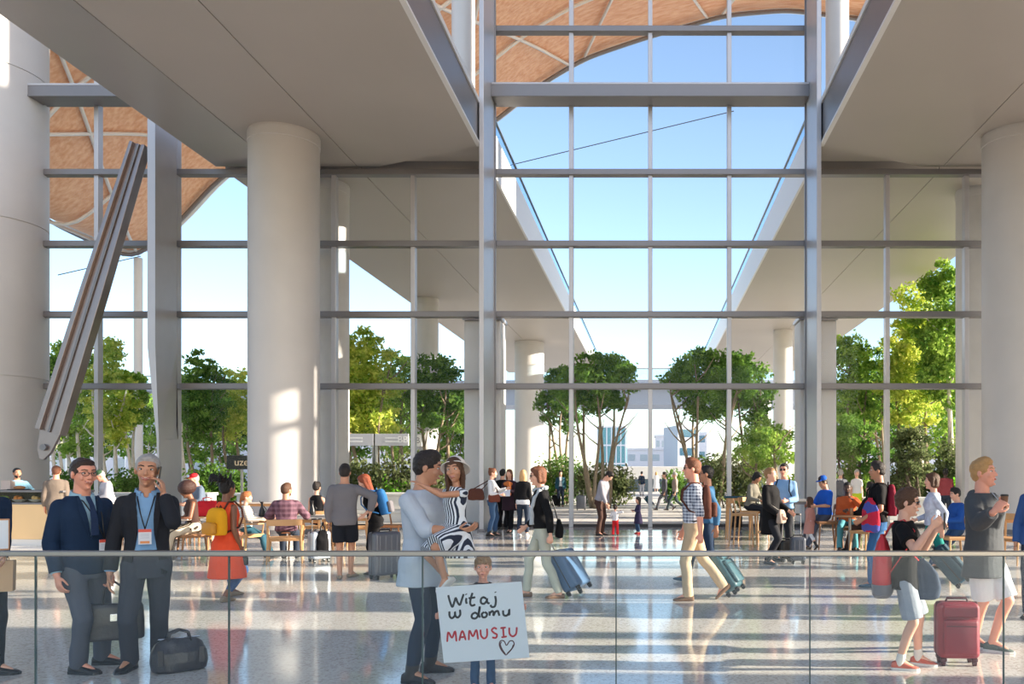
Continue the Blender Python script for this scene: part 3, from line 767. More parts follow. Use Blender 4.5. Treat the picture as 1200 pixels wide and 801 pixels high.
def hand_into(mb, wrist, d, pn, side, curl=0.35, spread=0.0, s=1.0, thumb=0.5, cs=None):
    """palm, four unequal fingers and a thumb. d: along the hand, pn: palm normal (fingers curl towards it), side: towards the thumb"""
    d = d.normalized(); pn = (pn-d*pn.dot(d)).normalized(); sd_ = (side-d*side.dot(d)); sd_ = (sd_-pn*sd_.dot(pn)).normalized()
    w = Vector(wrist)
    rings = []
    for t, hw, hd in ((-0.02, 0.026, 0.019), (0.015, 0.030, 0.017), (0.05, 0.039, 0.016), (0.085, 0.041, 0.013), (0.095, 0.037, 0.009)):
        c = w+d*t*s
        rings.append([c+sd_*(math.cos(2*PI*i/14)*hw*s)+pn*(math.sin(2*PI*i/14)*hd*s) for i in range(14)])
    mb.loft(rings)
    for k, (off, ln) in enumerate(((0.030, 0.92), (0.0105, 1.0), (-0.0095, 0.94), (-0.029, 0.76))):
        p = w+d*0.086*s+sd_*off*s; a = curl*0.6; seg = (0.040*ln, 0.026*ln, 0.021*ln); r = (0.0092, 0.0083, 0.0074, 0.0062)
        if cs: a = cs[k]*0.6
        c_ = cs[k] if cs else curl
        dirn = (d+sd_*(off*2.2*(1+spread*6))).normalized()
        ang = 0.0
        for j in range(3):
            ang += c_*(0.8, 1.0, 0.7)[j]
            q = p+(dirn*math.cos(ang)+pn*math.sin(ang))*seg[j]*s
            mb.capsule(p, q, r[j]*s, r[j+1]*s, 8, 2); p = q
    p = w+d*0.028*s+sd_*0.026*s; td = (d*0.62+sd_*0.75+pn*0.25).normalized()
    q = p+td*0.040*s; mb.capsule(p, q, 0.0125*s, 0.0105*s, 8, 2)
    td2 = (d*0.9+sd_*(0.35-0.5*thumb)+pn*(0.2+thumb*0.6)).normalized(); q2 = q+td2*0.030*s; mb.capsule(q, q2, 0.0100*s, 0.009*s, 8, 2)
    td3 = (d*0.9-sd_*0.2*thumb+pn*(0.2+thumb*0.7)).normalized(); q3 = q2+td3*0.024*s; mb.capsule(q2, q3, 0.009*s, 0.0068*s, 8, 2)

class Body: pass
PERSONS = []
def person(label, at, face=0, H=1.75, sex='m', fat=0.0, hs=1.0, sk=None, hair=None, hstyle='short',
           lean=0.0, tilt=0.0, twist=0.0, hyaw=0.0, hpitch=0.0, hroll=0.0,
           la=(0.05, -0.03, -0.53), ra=(-0.05, -0.03, -0.53), lh=None, rh=None, le=None, re=None,
           lf=(0.10, 0.0, 0.0, 8, 0), rf=(-0.10, 0.0, 0.0, -8, 0), hip=None, hipy=0.0, lk=None, rk=None,
           top=None, shirt=None, bottom=None, shoes=None, socks=None, extras=(), vox=None, smile=0.3, eyes=True, beard=None, glasses=None, hat=None, base_z=0.0, root=None, rel=None, group=None, sock=None):
    Y = at[1]
    if vox is None: vox = 0.0062 if Y < 8.2 else (0.010 if Y < 14.5 else (0.014 if Y < 24 else 0.02))
    near = Y < 8.2
    sk = sk or S_fair; hair = hair or H_dk; fem = sex == 'f'
    hs = hs*1.05; tall = 1.505+0.235*hs; k = H/tall
    r = thing('person', label, 'person', (at[0], at[1], base_z), math.radians(face), group, s=k)
    shw = (0.140 if fem else 0.168)*(1+0.15*fat); hiph = 0.085
    MW = Matrix.Translation((at[0], at[1], base_z)) @ Matrix.Rotation(math.radians(face), 4, 'Z') @ Matrix.Scale(k, 4)
    MWi = MW.inverted()
    def fw_(f):
        if f[0] != 'w': return f
        q = MWi @ G(f[1], f[2]); return (q.x, q.y, f[5] if len(f) > 5 else 0.0, f[3], f[4])
    lf, rf = fw_(lf), fw_(rf)
    # ---- legs
    feet = []
    for f, sx_ in ((lf, 1), (rf, -1)):
        x, y, z, yaw, pitch = f
        feet.append((Vector((x, y, z+0.085)), math.radians(yaw), math.radians(pitch)))
    if hip is None:
        hz = 0.905
        for (a, yw, pt), sx_ in zip(feet, (1, -1)):
            hd = math.hypot(a.x-sx_*hiph, a.y-hipy); hz = min(hz, a.z+math.sqrt(max(0.825**2-hd**2, 0.1)))
    else: hz = hip
    hipc = Vector((0, hipy, hz))
    Rt = Matrix.Rotation(math.radians(twist), 3, 'Z') @ Matrix.Rotation(math.radians(lean), 3, 'X') @ Matrix.Rotation(math.radians(tilt), 3, 'Y')
    def TP(x, y, z):     # torso-space (z measured as in the upright 1.75 m figure) to local
        return hipc+Rt @ Vector((x, y, z-0.905))
    legs = []
    for (a, yw, pt), sx_, kh in zip(feet, (1, -1), (lk, rk)):
        hj = hipc+Vector((sx_*hiph, 0, 0))
        kn, an = ik(hj, a, 0.425, 0.41, kh or (sx_*0.08, -1, 0.0))
        legs.append((hj, kn, an, yw, pt))
    # ---- torso rings  (z, half width, half depth front, half depth back, y centre)
    if fem:
        T_ = [(0.84, 0.150, 0.100, 0.105, 0.0), (0.92, 0.168, 0.105, 0.118, 0.005), (1.00, 0.148, 0.10, 0.10, 0), (1.09, 0.122, 0.09, 0.085, 0), (1.17, 0.128, 0.10, 0.085, 0), (1.27, 0.146, 0.125, 0.09, 0), (1.34, 0.148, 0.105, 0.09, 0.005), (1.39, 0.138, 0.082, 0.085, 0.01), (1.43, 0.098, 0.065, 0.072, 0.013), (1.465, 0.060, 0.052, 0.058, 0.015)]
    else:
        T_ = [(0.84, 0.145, 0.095, 0.10, 0.0), (0.92, 0.160, 0.105, 0.11, 0.005), (1.00, 0.150, 0.105, 0.10, 0), (1.09, 0.143, 0.105, 0.09, 0), (1.18, 0.152, 0.11, 0.095, 0), (1.28, 0.172, 0.12, 0.10, 0), (1.35, 0.174, 0.112, 0.10, 0.005), (1.40, 0.156, 0.088, 0.09, 0.01), (1.44, 0.112, 0.068, 0.076, 0.013), (1.475, 0.068, 0.056, 0.062, 0.015)]
    T_ = [(z, hw*(1+0.18*fat), hf*(1+(0.5 if 0.9 < z < 1.25 else 0.2)*fat), hb*(1+0.15*fat), yc) for z, hw, hf, hb, yc in T_]
    def torso(mb, off, z0=None, z1=None, flare=0.0, scale=1.0):
        zz = [t[0] for t in T_]; lo = zz[0] if z0 is None else z0; hi = zz[-1] if z1 is None else z1
        smp = sorted(set([lo, hi]+[z for z in zz if lo < z < hi])); rings = []
        for z in smp:
            hw, hf, hb, yc = [float(np.interp(z, zz, [t[i] for t in T_])) for i in (1, 2, 3, 4)]
            fl = flare*max(0, (1.05-z))/0.3
            if z < 0.84: hw, hf, hb = hw*1.0, hf*1.0, hb*1.0
            c = TP(0, yc, z)
            rings.append(ering(c, hw*scale+off+fl, hf*scale+off+fl, Rt, dback=hb*scale+off+fl))
        mb.loft(rings)
    # ---- arms
    arms = []
    for tg, hint, sx_, hd in ((la, le, 1, lh), (ra, re, -1, rh)):
        S = TP(sx_*shw, 0.012, 1.375)
        tgt = (MWi @ P(tg[1], tg[2], tg[3])) if tg[0] == 'w' else S+Rt @ Vector(tg)
        hnt = Vector(hint) if hint else Vector((sx_*0.45, 0.8, -0.25))
        el, wr = ik(S, tgt, 0.285, 0.255, hnt)
        arms.append((S, el, wr, sx_, hd or {}))
    aw = 0.86 if fem else 1.0
    def arm(mb, A_, off, t_end=2.0, cuff=0.0, taper=1.0):
        S, el, wr, sx_, _ = A_
        ch = TP(sx_*0.080, 0.01, 1.372)
        ra_ = (0.053*aw*(1+0.2*fat)+off*0.75); rb_ = (0.042*aw+off); rc_ = (0.041*aw+off); rd_ = (0.027*aw+off*taper+cuff)
        mb.capsule(ch, S, 0.060*(1+0.1*fat)+off*0.6, ra_, 14)
        if t_end <= 1.0:
            e2 = S.lerp(el, t_end); mb.ball(S, ra_, 14, 10); mb.tube([S, e2], [ra_, ra_+(rb_-ra_)*t_end+cuff], 16)
        else:
            mb.capsule(S, el, ra_, rb_, 14)
            if t_end > 1.0:
                e2 = el.lerp(wr, t_end-1.0); m_ = el.lerp(e2, 0.35)
                mb.capsule(el, m_, rb_, rc_, 14); (mb.tube([m_, e2], [rc_, rc_+(rd_-rc_)*(t_end-1.0)], 14) if off > 0 else mb.capsule(m_, e2, rc_, rc_+(rd_-rc_)*(t_end-1.0), 14))
    def leg(mb, L_, off, t_end=2.0, flare=0.0, hemr=None):
        hj, kn, an, yw, pt = L_
        f_ = 1+0.15*fat; r0 = 0.083*f_+off; r1 = 0.053+off; r2 = 0.036+off
        if t_end <= 1.0:
            e2 = hj.lerp(kn, t_end); mb.capsule(hj, hj.lerp(kn, 0.2), r0, r0, 16); mb.tube([hj, e2], [r0, r0+(r1-r0)*t_end+flare], 18)
        else:
            mb.capsule(hj, kn, r0, r1, 16)
            e2 = kn.lerp(an, t_end-1.0); c_ = kn.lerp(an, min(0.3, t_end-1.0)); bk = (an-kn).normalized().cross(Vector((1, 0, 0)))
            cb = c_+Vector((0, 0.012, 0))
            mb.capsule(kn, cb, r1, 0.050+off, 16); mb.ball(cb, 0.050+off, 12, 8) if off > 0 else None; (mb.tube if off > 0.004 else mb.capsule)(*(([cb, cb.lerp(e2, 0.6), e2], [0.050+off, 0.047+off+flare*0.3, (hemr if hemr else 0.050+off+(r2-0.050-off)*min(1, (t_end-1.0)))+flare], 16) if off > 0.004 else (cb, e2, 0.050+off, (hemr if hemr else 0.050+off+(r2-0.050-off)*min(1, (t_end-1.0)))+flare, 16)))
    # ---- head
    nb = TP(0, 0.018, 1.46); hyp = math.radians(hpitch)
    Rh = Rt @ Matrix.Rotation(math.radians(hyaw), 3, 'Z') @ Matrix.Rotation(hyp, 3, 'X') @ Matrix.Rotation(math.radians(hroll), 3, 'Y')
    hc = nb+Rt @ Vector((0, -0.018, 0.042))+Rh @ Vector((0, -0.012, 0.118*hs))   # head centre
    Mh = Matrix.Translation(hc) @ Rh.to_4x4() @ Matrix.Scale(hs, 4)
    wf = 0.94 if fem else 1.0
    fw = 1+0.12*fat
    kid = hs > 1.12
    def head(mb):
        h = MB()
        h.ball((0, 0.010, 0.032), (0.076*wf, 0.096, 0.088), 22, 14)
        rr_ = [(0.060, 0.068, 0.086, 0), (0.030, 0.069, 0.090, -0.002), (0.000, 0.067*fw, 0.090, -0.002), (-0.030, 0.064*fw, 0.089, -0.002), (-0.060, 0.056*fw, 0.085, -0.004), (-0.085, 0.044*fw, 0.077, -0.008), (-0.106, 0.028*fw, 0.066, -0.016), (-0.115, 0.014*fw, 0.054, -0.026)]
        if kid: rr_ = [(z*0.93, a*1.04, b_*0.98, c) for z, a, b_, c in rr_]
        h.loft([ering((0, c+0.02*max(0, -z-0.02)/0.1, z), a*wf, b_, None, 22, 2.15, dback=b_*0.7) for z, a, b_, c in reversed(rr_)])
        nl = 0.6 if kid else (0.85 if fem else 1.0)
        h.capsule((0, -0.084, 0.018), (0, -0.098-0.008*nl, -0.022), 0.0075, 0.0115*nl+0.001, 10, 2)
        h.ball((0.010, -0.093, -0.026), 0.0075*nl+0.001, 8, 6); h.ball((-0.010, -0.093, -0.026), 0.0075*nl+0.001, 8, 6)
        for sx_ in (1, -1):
            if not kid: h.capsule((sx_*0.014, -0.083, 0.034), (sx_*0.046, -0.070, 0.034), 0.0085, 0.008, 8, 2)
            h.ball((sx_*0.040*fw, -0.066, -0.022), (0.020, 0.016, 0.018+0.004*smile), 10, 8)
            E_ = Matrix.Rotation(sx_*0.25, 4, 'Z')
            h.ball((sx_*0.077*wf, 0.008, -0.002), (0.009, 0.021, 0.031), 12, 8, E_.to_3x3())
        h.ball((0, -0.076, -0.096), (0.018, 0.014, 0.013), 10, 8)
        h.capsule((-0.02, -0.082, -0.055), (0.02, -0.082, -0.055), 0.010, 0.010, 8, 2)
        h.xf(Mh); mb.v, k0 = mb.v+h.v, len(mb.v); mb.f += [tuple(i+k0 for i in f) for f in h.f]
        nr = (0.050 if fem else 0.060)*(1+0.2*fat)*(0.92 if kid else 1)
        mb.capsule(TP(0, 0.02, 1.43), hc+Rh @ Vector((0, 0.018, -0.05*hs)), nr*1.08, nr*0.97, 16)
    # ---- the body: one continuous surface
    body = MB(); torso(body, -0.010); head(body)
    for A_ in arms:
        arm(body, A_, 0.0)
        S, el, wr, sx_, hd = A_
        d = (wr-el).normalized(); dd = Vector(hd.get('d')) if hd.get('d') else d
        pn = Vector(hd.get('pn', (-sx_*1.0, 0.0, 0.0))); sd_ = Vector(hd.get('side', (0, -1, 0)))
        body.capsule(wr-d*0.03, wr+dd.normalized()*0.01, 0.026*aw, 0.025*aw, 10)
        hand_into(body, wr+d*0.005, dd, pn, sd_, hd.get('curl', 0.3), hd.get('spread', 0.0), (0.9 if fem else 1.0)*(0.95 if kid else 1)*hd.get('s', 1.0), hd.get('thumb', 0.5), hd.get('cs'))
    for L_ in legs:
        leg(body, L_, 0.0)
        hj, kn, an, yw, pt = L_
        fd = Vector((math.sin(yw), -math.cos(yw)*math.cos(pt), -math.sin(pt))) if True else None
        up = Vector((0, 0, 1)); up = (up-fd*up.dot(fd)).normalized()
        body.capsule(an, an-up*0.045-fd*0.02, 0.036, 0.032, 12); body.capsule(an-up*0.05-fd*0.02, an-up*0.06+fd*0.13, 0.028, 0.020, 12)
        body.capsule(an+fd*0.02-up*0.01, an-up*0.055+fd*0.12, 0.032, 0.022, 12)
    me = remesh(body, vox, 3 if near else 2); finish(me, 'body', sk, r)
    B = Body(); B.r = r; B.k = k; B.arms = arms; B.TP = TP; B.Mh = Mh; B.hc = hc; B.Rt = Rt; B.Rh = Rh; B.legs = legs
    B.M = Matrix.Translation((at[0], at[1], base_z)) @ Matrix.Rotation(math.radians(face), 4, 'Z') @ Matrix.Scale(k, 4)
    B.face = face
    vc = vox*1.15
    # ---- bottom wear
    if bottom:
        bm_, kind = bottom['m'], bottom.get('kind', 'trousers'); off = bottom.get('off', 0.014)
        mb = MB(); zw = bottom.get('waist', 1.02)
        if kind == 'skirt':
            zz = bottom.get('hem', 0.5); n_ = 5; rings = []
            cl = (legs[0][1]+legs[1][1])*0.5
            for i in range(n_+1):
                t = i/n_; c = hipc.lerp(Vector((cl.x, cl.y, 0)), 0); z = zw+(zz-zw)*t
                hw = 0.15+bottom.get('flare', 0.08)*t; rings.append(ering((0, hipc.y*1.0+t*(cl.y-hipc.y)*0.6, hipc.z+(z-0.905)), hw+0.01, hw*0.75+0.01))
            mb.loft(list(reversed(rings)))
        else:
            torso(mb, off, 0.80 if hip is None else 0.86, zw)
            te = {'trousers': 2.07, 'leggings': 1.95, 'shorts': 0.88, 'cropped': 1.80}[kind]; te = bottom.get('end', te)
            fl = bottom.get('flare', 0.0 if kind in ('leggings',) else (0.030 if kind == 'shorts' else 0.014))
            for L_ in legs: leg(mb, L_, off, te, fl, bottom.get('hemr'))
        me = remesh(mb, vc, 3); wrinkle(me, bottom.get('wr', 0.0045), 30, 2.1+at[0])
        finish(me, {'skirt': 'skirt', 'shorts': 'shorts', 'leggings': 'leggings'}.get(kind, 'trousers'), bm_, r)
        if bottom.get('belt'):
            mb = MB(); rings = []
            torso(mb, off+0.004, zw-0.045, zw-0.01); me = remesh(mb, vc, 1); finish(me, 'belt', bottom['belt'], r)
    # ---- tops
    def garment(g, name):
        off = g.get('off', 0.018); mb = MB(); hem = g.get('hem', 0.92); sl_ = g.get('sleeve', 'long')
        if g.get('kind') == 'dress':
            torso(mb, off, 0.95, g.get('z1', 1.455)); n_ = 6; rings = []
            for i in range(n_+1):
                t = i/n_; z = 1.0+(hem-1.0)*t; hw = 0.136+g.get('flare', 0.07)*t+off+0.036*min(1, t*n_/1.0)
                rings.append(ering((0, hipc.y+0.0, hipc.z+(z-0.905)), hw, hw*g.get('dep', 0.78), None, NR, 2.1))
            mb.loft(list(reversed(rings)))
        else:
            torso(mb, off, hem, g.get('z1', 1.458), g.get('flare', 0.008))
        te = {'long': 1.93, 'elbow': 1.0, 'short': 0.62, 'none': 0.0, 'roll': 1.25, 'cap': 0.25}[sl_]; te = g.get('te', te)
        if te > 0:
            for A_ in arms: arm(mb, A_, off*0.85+g.get('arm_off', 0.0), te, g.get('cuff', 0.006), 0.6)
        if g.get('collar') and near is not None:
            pass
        me = remesh(mb, vc, 3); wrinkle(me, g.get('wr', 0.004), 24, 1.3+at[0]*0.7)
        if g.get('open'):
            inv = Rt.transposed(); fn = g['open']
            def pred(c, fn=fn):
                q = inv @ (c-hipc); z = q.z+0.905
                return q.y < 0.0 and abs(q.x-g.get('ox', 0)) < fn(z)
            cut(me, pred, g.get('thick', 0.006) if near else 0.0)
        o = finish(me, name, g['m'], r)
        if g.get('collar'):
            mb = MB(); pts = []
            cr = 0.068 if not fem else 0.058
            for i in range(19):
                a = math.radians(-70+320*i/18)-PI/2-math.radians(90); a = math.radians(-62+304*i/18)-PI/2+math.radians(0)+math.radians(0)
                a = -PI/2+math.radians(28+304*i/18)
                pts.append(TP(math.cos(a)*cr*1.05, 0.012+math.sin(a)*cr*1.0, 1.468+0.022*math.sin(a)*0.9+0.0))
            rings = []
            for i, p in enumerate(pts):
                a = -PI/2+math.radians(28+304*i/18); o_ = Rt @ Vector((math.cos(a), math.sin(a), 0)); u_ = Rt @ Vector((0, 0, 1)); h_ = 0.020
                rings.append([p-o_*0.001+u_*h_, p+o_*0.010+u_*h_*0.8, p+o_*0.018-u_*h_, p+o_*0.006-u_*h_])
            MBc = MB().loft(rings); MBc.build('collar', g['collar'], r, smooth='auto')
        return o
    if shirt: garment(shirt, 'shirt')
    if top:
        nm = top.get('name', {'dress': 'dress'}.get(top.get('kind'), 'top')); B.top = garment(top, nm)
        if top.get('lapel'):
            lw = top['lapel']
            for sx_ in (1, -1):
                fn = top['open']; zs = [1.46, 1.40, 1.33, 1.26, 1.19, lw.get('z', 1.14)]; ws = [0.018, 0.034, 0.048, 0.040, 0.026, 0.006]; rings = []
                zz = [t[0] for t in T_]
                for z, wdt in zip(zs, ws):
                    x0 = sx_*max(fn(z), 0.004)
                    def surf(x, z):
                        hw, hf = [float(np.interp(z, zz, [t[i] for t in T_])) for i in (1, 2)]; hw += top.get('off', 0.018)+0.002; hf += top.get('off', 0.018)+0.006
                        e = 2.4; return -hf*max(0.0, 1-(min(abs(x), hw*0.98)/hw)**e)**(1/e)
                    xa, xb = x0+top.get('ox', 0), x0+sx_*wdt+top.get('ox', 0)
                    pa = TP(xa, surf(xa, z)-0.002, z); pb = TP(xb, surf(xb, z)-0.004, z); n_ = Rt @ Vector((0, -0.006, 0)); rings.append([pa, pb, pb+n_, pa+n_])
                MB().loft(rings).build('lapel', top['m'], r, bevel=0.002)
    # ---- shoes
    if shoes:
        for L_, nm in zip(legs, ('l', 'r')):
            hj, kn, an, yw, pt = L_
            fd = Vector((math.sin(yw)*math.cos(pt), -math.cos(yw)*math.cos(pt), -math.sin(pt))); rt_ = Vector((math.cos(yw), math.sin(yw), 0)); up = rt_.cross(fd); up = -up if up.z < 0 else up
            def ring(t, w_, zb, zt): 
                c = an+fd*t-up*0.085
                return [c+rt_*(w_*math.cos(a))+up*(zb+(zt-zb)*(0.5+0.5*max(-1, min(1, 1.25*math.sin(a))))) for a in [2*PI*i/16 for i in range(16)]]
            mb = MB(); low = shoes.get('low', False); ht = shoes.get('ht', 0.085)
            mb.loft([ring(-0.078, 0.018, 0.004, 0.045), ring(-0.070, 0.031, 0.001, 0.07), ring(-0.04, 0.037, 0.0, ht), ring(0.0, 0.038, 0.0, ht), ring(0.035, 0.040, 0.0, ht*0.86), ring(0.08, 0.045, 0.0, 0.058), ring(0.12, 0.047, 0.0, 0.045), ring(0.155, 0.042, 0.003, 0.036), ring(0.178, 0.026, 0.006, 0.028), ring(0.188, 0.010, 0.010, 0.020)])
            if shoes.get('boot'): mb.capsule(an-up*0.02, an.lerp(kn, shoes['boot']), 0.048, 0.052, 14)
            me = remesh(mb, max(vox, 0.006), 2); so_ = finish(me, 'shoe', shoes['m'], r)
            if shoes.get('sole') and near:
                mb = MB(); mb.loft([[q for q in [an+fd*t-up*(0.088-zz_)+rt_*(w_*math.cos(a)) + fd*0.0 for a in [0, PI]] ] for t, w_, zz_ in []]) if False else None
                outl = [(-0.080, 0.016), (-0.070, 0.033), (-0.03, 0.041), (0.03, 0.043), (0.08, 0.049), (0.12, 0.051), (0.16, 0.044), (0.19, 0.018)]
                c0 = an-up*0.086
                poly = [c0+fd*t+rt_*w_ for t, w_ in outl]+[c0+fd*t-rt_*w_ for t, w_ in reversed(outl)]
                n_ = len(poly); vs = poly+[p+up*0.022 for p in poly]
                mb.add(vs, [tuple(range(n_)), tuple(reversed(range(n_, 2*n_)))]+[(i, i+n_, (i+1) % n_+n_, (i+1) % n_) for i in range(n_)]); mb.build('sole', shoes['sole'], so_, bevel=0.003)
            if sock and near:
                MB().capsule(an-up*0.03, an.lerp(kn, 0.16), 0.043, 0.043, 14).build('sock', sock, so_, smooth=True)
    # ---- face
    def onh(mb, name, m, parent=r, **kw): mb.xf(Mh); return mb.build(name, m, parent, smooth=True, **kw)
    if eyes and Y < 22:
        for sx_ in (1, -1):
            e = onh(MB().ball((sx_*0.0305*wf, -0.0735, 0.012), (0.0150, 0.0125, 0.0088 if kid else 0.0064), 16, 10), 'eye', M_eyew)
            if True:
                onh(MB().ball((sx_*0.0305*wf, -0.0835, 0.012), (0.0062, 0.0040, 0.0062), 12, 8), 'iris', M_iris, e)
                onh(MB().capsule((sx_*0.016*wf, -0.0860, 0.0185), (sx_*0.045*wf, -0.076, 0.0170), 0.0022, 0.0020, 6, 2), 'eyelid', M_iris, e)
            ct = 0.040 if kid else 0.037
            onh(MB().capsule((sx_*0.014, -0.0905, ct-0.002), (sx_*0.034, -0.0865, ct+0.003), 0.0038, 0.0042, 8, 2).capsule((sx_*0.034, -0.0865, ct+0.003), (sx_*0.050*wf, -0.072, ct-0.001), 0.0042, 0.0025, 8, 2), 'eyebrow', hair if hstyle != 'greyshort' else H_dk)
        lipm = M_lip if sk not in (S_dark, S_brown) else M_lipd
        ms = MB(); lw_ = 0.018+0.011*smile
        cnr = 0.010*smile
        ms.tube([(lw_*t, -0.0945+0.0125*t*t, -0.0545+cnr*t*t) for t in (-1, -0.6, -0.25, 0, 0.25, 0.6, 1)], [0.002, 0.003, 0.0042, 0.0036, 0.0042, 0.003, 0.002], 8)
        op = 0.010 if smile > 0.7 else 0.0045
        ms.tube([(lw_*t*0.95, -0.0935+0.012*t*t, -0.0555-op+(cnr+op)*t*t) for t in (-1, -0.6, -0.25, 0, 0.25, 0.6, 1)], [0.002, 0.0036, 0.0050, 0.0052, 0.0050, 0.0036, 0.002], 8)
        l = onh(ms, 'lips', lipm)
        if smile > 0.7 and near:
            onh(MB().ball((0, -0.0835, -0.0575+cnr*0.3), (lw_*0.86, 0.0125, 0.0072), 12, 8), 'teeth', M_teeth, l)
    if beard:
        mb = MB(); mb.loft([ering((0, 0.004, z), a*wf*1.06, b_*1.045, None, 20, 2.15, dback=0.02) for z, a, b_ in ((-0.118, 0.020, 0.062), (-0.10, 0.036, 0.078), (-0.075, 0.052, 0.087), (-0.055, 0.058, 0.088), (-0.045, 0.060, 0.086))])
        mb.xf(Mh); me = remesh(mb, vc*0.8, 2); wrinkle(me, 0.0015, 160, 1); finish(me, 'beard', beard, r)
    # ---- hair
    if hstyle != 'none':
        mb = MB(); th = {'greyshort': 0.005, 'short': 0.006, 'crop': 0.005}.get(hstyle, 0.008)
        up_ = 0.018 if hstyle in ('short', 'curly') else 0.008
        if kid: up_ = 0.010
        fy = 0.016 if hstyle in ('greyshort', 'crop') else 0.012
        mb.ball((0, fy+0.004, 0.040), (0.079*wf+th, 0.096+th*0.7, 0.086+th), 22, 14)
        mb.ball((0, 0.040, 0.000), (0.072*wf+th*0.6, 0.066+th*0.6, 0.072), 18, 12)
        if hstyle in ('greyshort', 'crop'): mb.ball((0, -0.010, 0.086), (0.066*wf, 0.070, 0.036), 18, 10)
        if hstyle in ('short', 'curly', 'long', 'bun', 'pony'):
            mb.ball((0, -0.012, 0.040+0.048+up_*0.3), (0.066*wf, 0.072, 0.034+up_), 18, 10)
        if hstyle == 'curly':
            rn = random.Random(3)
            for i in range(34):
                a = rn.uniform(0, 6.28); e_ = rn.uniform(0.15, 1.4); q = Vector((math.cos(a)*math.cos(e_)*0.078, math.sin(a)*math.cos(e_)*0.092+0.01, math.sin(e_)*0.095+0.035))
                if q.y < -0.045 and q.z < 0.085: continue
                mb.ball(q, rn.uniform(0.012, 0.02), 8, 6)
        if hstyle == 'kid':
            mb.ball((0, -0.040, 0.074), (0.060, 0.048, 0.030), 16, 10)
            for i in range(7): 
                x = -0.045+0.015*i; mb.capsule((x, -0.060, 0.095), (x*1.05+0.006, -0.088, 0.056-0.004*(i % 2)), 0.012, 0.006, 8, 2)
        if hstyle in ('long', 'longside'):
            dn = 0.30
            for sx_ in (1, -1):
                mb.capsule((sx_*0.058, 0.01, 0.05), (sx_*0.076, 0.012, -0.06), 0.030, 0.026, 12); mb.capsule((sx_*0.076, 0.012, -0.06), (sx_*0.072, 0.02 if hstyle == 'long' else -0.03, -0.06-dn*0.5), 0.026, 0.018, 12)
            mb.loft([ering((0, 0.050, z), a, b_) for z, a, b_ in ((-0.06-dn*0.72, 0.040, 0.018), (-0.06-dn*0.5, 0.068, 0.032), (-0.09, 0.078, 0.044), (0.0, 0.080, 0.055), (0.05, 0.07, 0.06))])
        if hstyle == 'bob':
            for sx_ in (1, -1):
                mb.capsule((sx_*0.060, 0.005, 0.05), (sx_*0.072, 0.005, -0.06), 0.032, 0.028, 12)
            mb.loft([ering((0, 0.045, z), a, b_) for z, a, b_ in ((-0.10, 0.050, 0.035), (-0.07, 0.078, 0.055), (0.0, 0.084, 0.062), (0.06, 0.07, 0.06))])
            mb.ball((0, -0.030, 0.088), (0.064, 0.062, 0.034), 16, 10)
        if hstyle == 'bun':
            mb.ball((0, 0.075, 0.105), (0.036, 0.036, 0.034), 14, 10)
        if hstyle == 'pony':
            mb.capsule((0, 0.10, 0.04), (0, 0.125, -0.08), 0.026, 0.024, 12); mb.capsule((0, 0.125, -0.08), (0, 0.115, -0.19), 0.024, 0.008, 12)
        if hstyle == 'afro':
            mb.ball((0, 0.035, 0.06), (0.155, 0.155, 0.135), 24, 16)
        if hstyle == 'dreads':
            rn = random.Random(5)
            for i in range(26):
                a = rn.uniform(-1.0, 4.1); q = Vector((math.cos(a)*0.05, math.sin(a)*0.05+0.05, 0.10)); e_ = q+Vector((math.cos(a)*0.09, 0.05+math.sin(a)*0.05, rn.uniform(-0.02, 0.10))); g_ = e_+Vector((0, 0.03, -rn.uniform(0.02, 0.12)))
                mb.capsule(q, e_, 0.015, 0.011, 7, 2); mb.capsule(e_, g_, 0.011, 0.007, 7, 2)
        mb.xf(Mh)
        me = remesh(mb, min(vc, 0.010), 2)
        if near or hstyle in ('afro', 'curly'): wrinkle(me, 0.0030 if hstyle != 'greyshort' else 0.001, 150, 2.0, 1.0)
        finish(me, 'hair', hair, r)
    if glasses:
        g = MB(); gm = M_black if glasses == 'sun' else M_black
        for sx_ in (1, -1):
            if glasses == 'sun':
                g2 = MB().ball((sx_*0.031*wf, -0.0935, 0.010), (0.025, 0.006, 0.0185), 16, 10); onh(g2, 'lens', M_lens)
            else:
                pts = [V(sx_*0.031*wf+0.024*math.cos(a), -0.096+0.004*math.cos(a)*sx_, 0.010+0.016*math.sin(a)) for a in [2*PI*i/20 for i in range(21)]]
                onh(MB().tube(pts, 0.0018, 6), 'rim', M_black)
                onh(MB().ball((sx_*0.031*wf, -0.0955, 0.010), (0.023, 0.0008, 0.0155), 16, 8), 'lens', glass_mat('spectacle_lens', (0.95, 0.96, 0.96), 0.1))
            g.capsule((sx_*0.055*wf, -0.092, 0.016), (sx_*0.080*wf, 0.005, 0.012), 0.0022, 0.002, 6, 2)
        g.capsule((-0.012, -0.097, 0.012), (0.012, -0.097, 0.012), 0.002, 0.002, 6, 2)
        onh(g, 'temple_frame', M_black)
    if hat:
        hm, hk = hat
        mb = MB()
        mb.lathe([(0.086, 0.052), (0.090, 0.06), (0.089, 0.09), (0.074, 0.125), (0.04, 0.142), (0.004, 0.146)], (0, 0.012, 0.0), 24)
        if hk == 'sun':
            mb = MB().lathe([(0.088, 0.050), (0.094, 0.06), (0.090, 0.10), (0.066, 0.135), (0.004, 0.145)], (0, 0, 0), 28).lathe([(0.088, 0.048), (0.120, 0.034), (0.140, 0.020), (0.141, 0.026), (0.121, 0.044), (0.090, 0.060)], (0, 0, 0), 32); mb.xf(T(0, 0.040, -0.005) @ Matrix.Rotation(math.radians(-32), 4, 'X'))
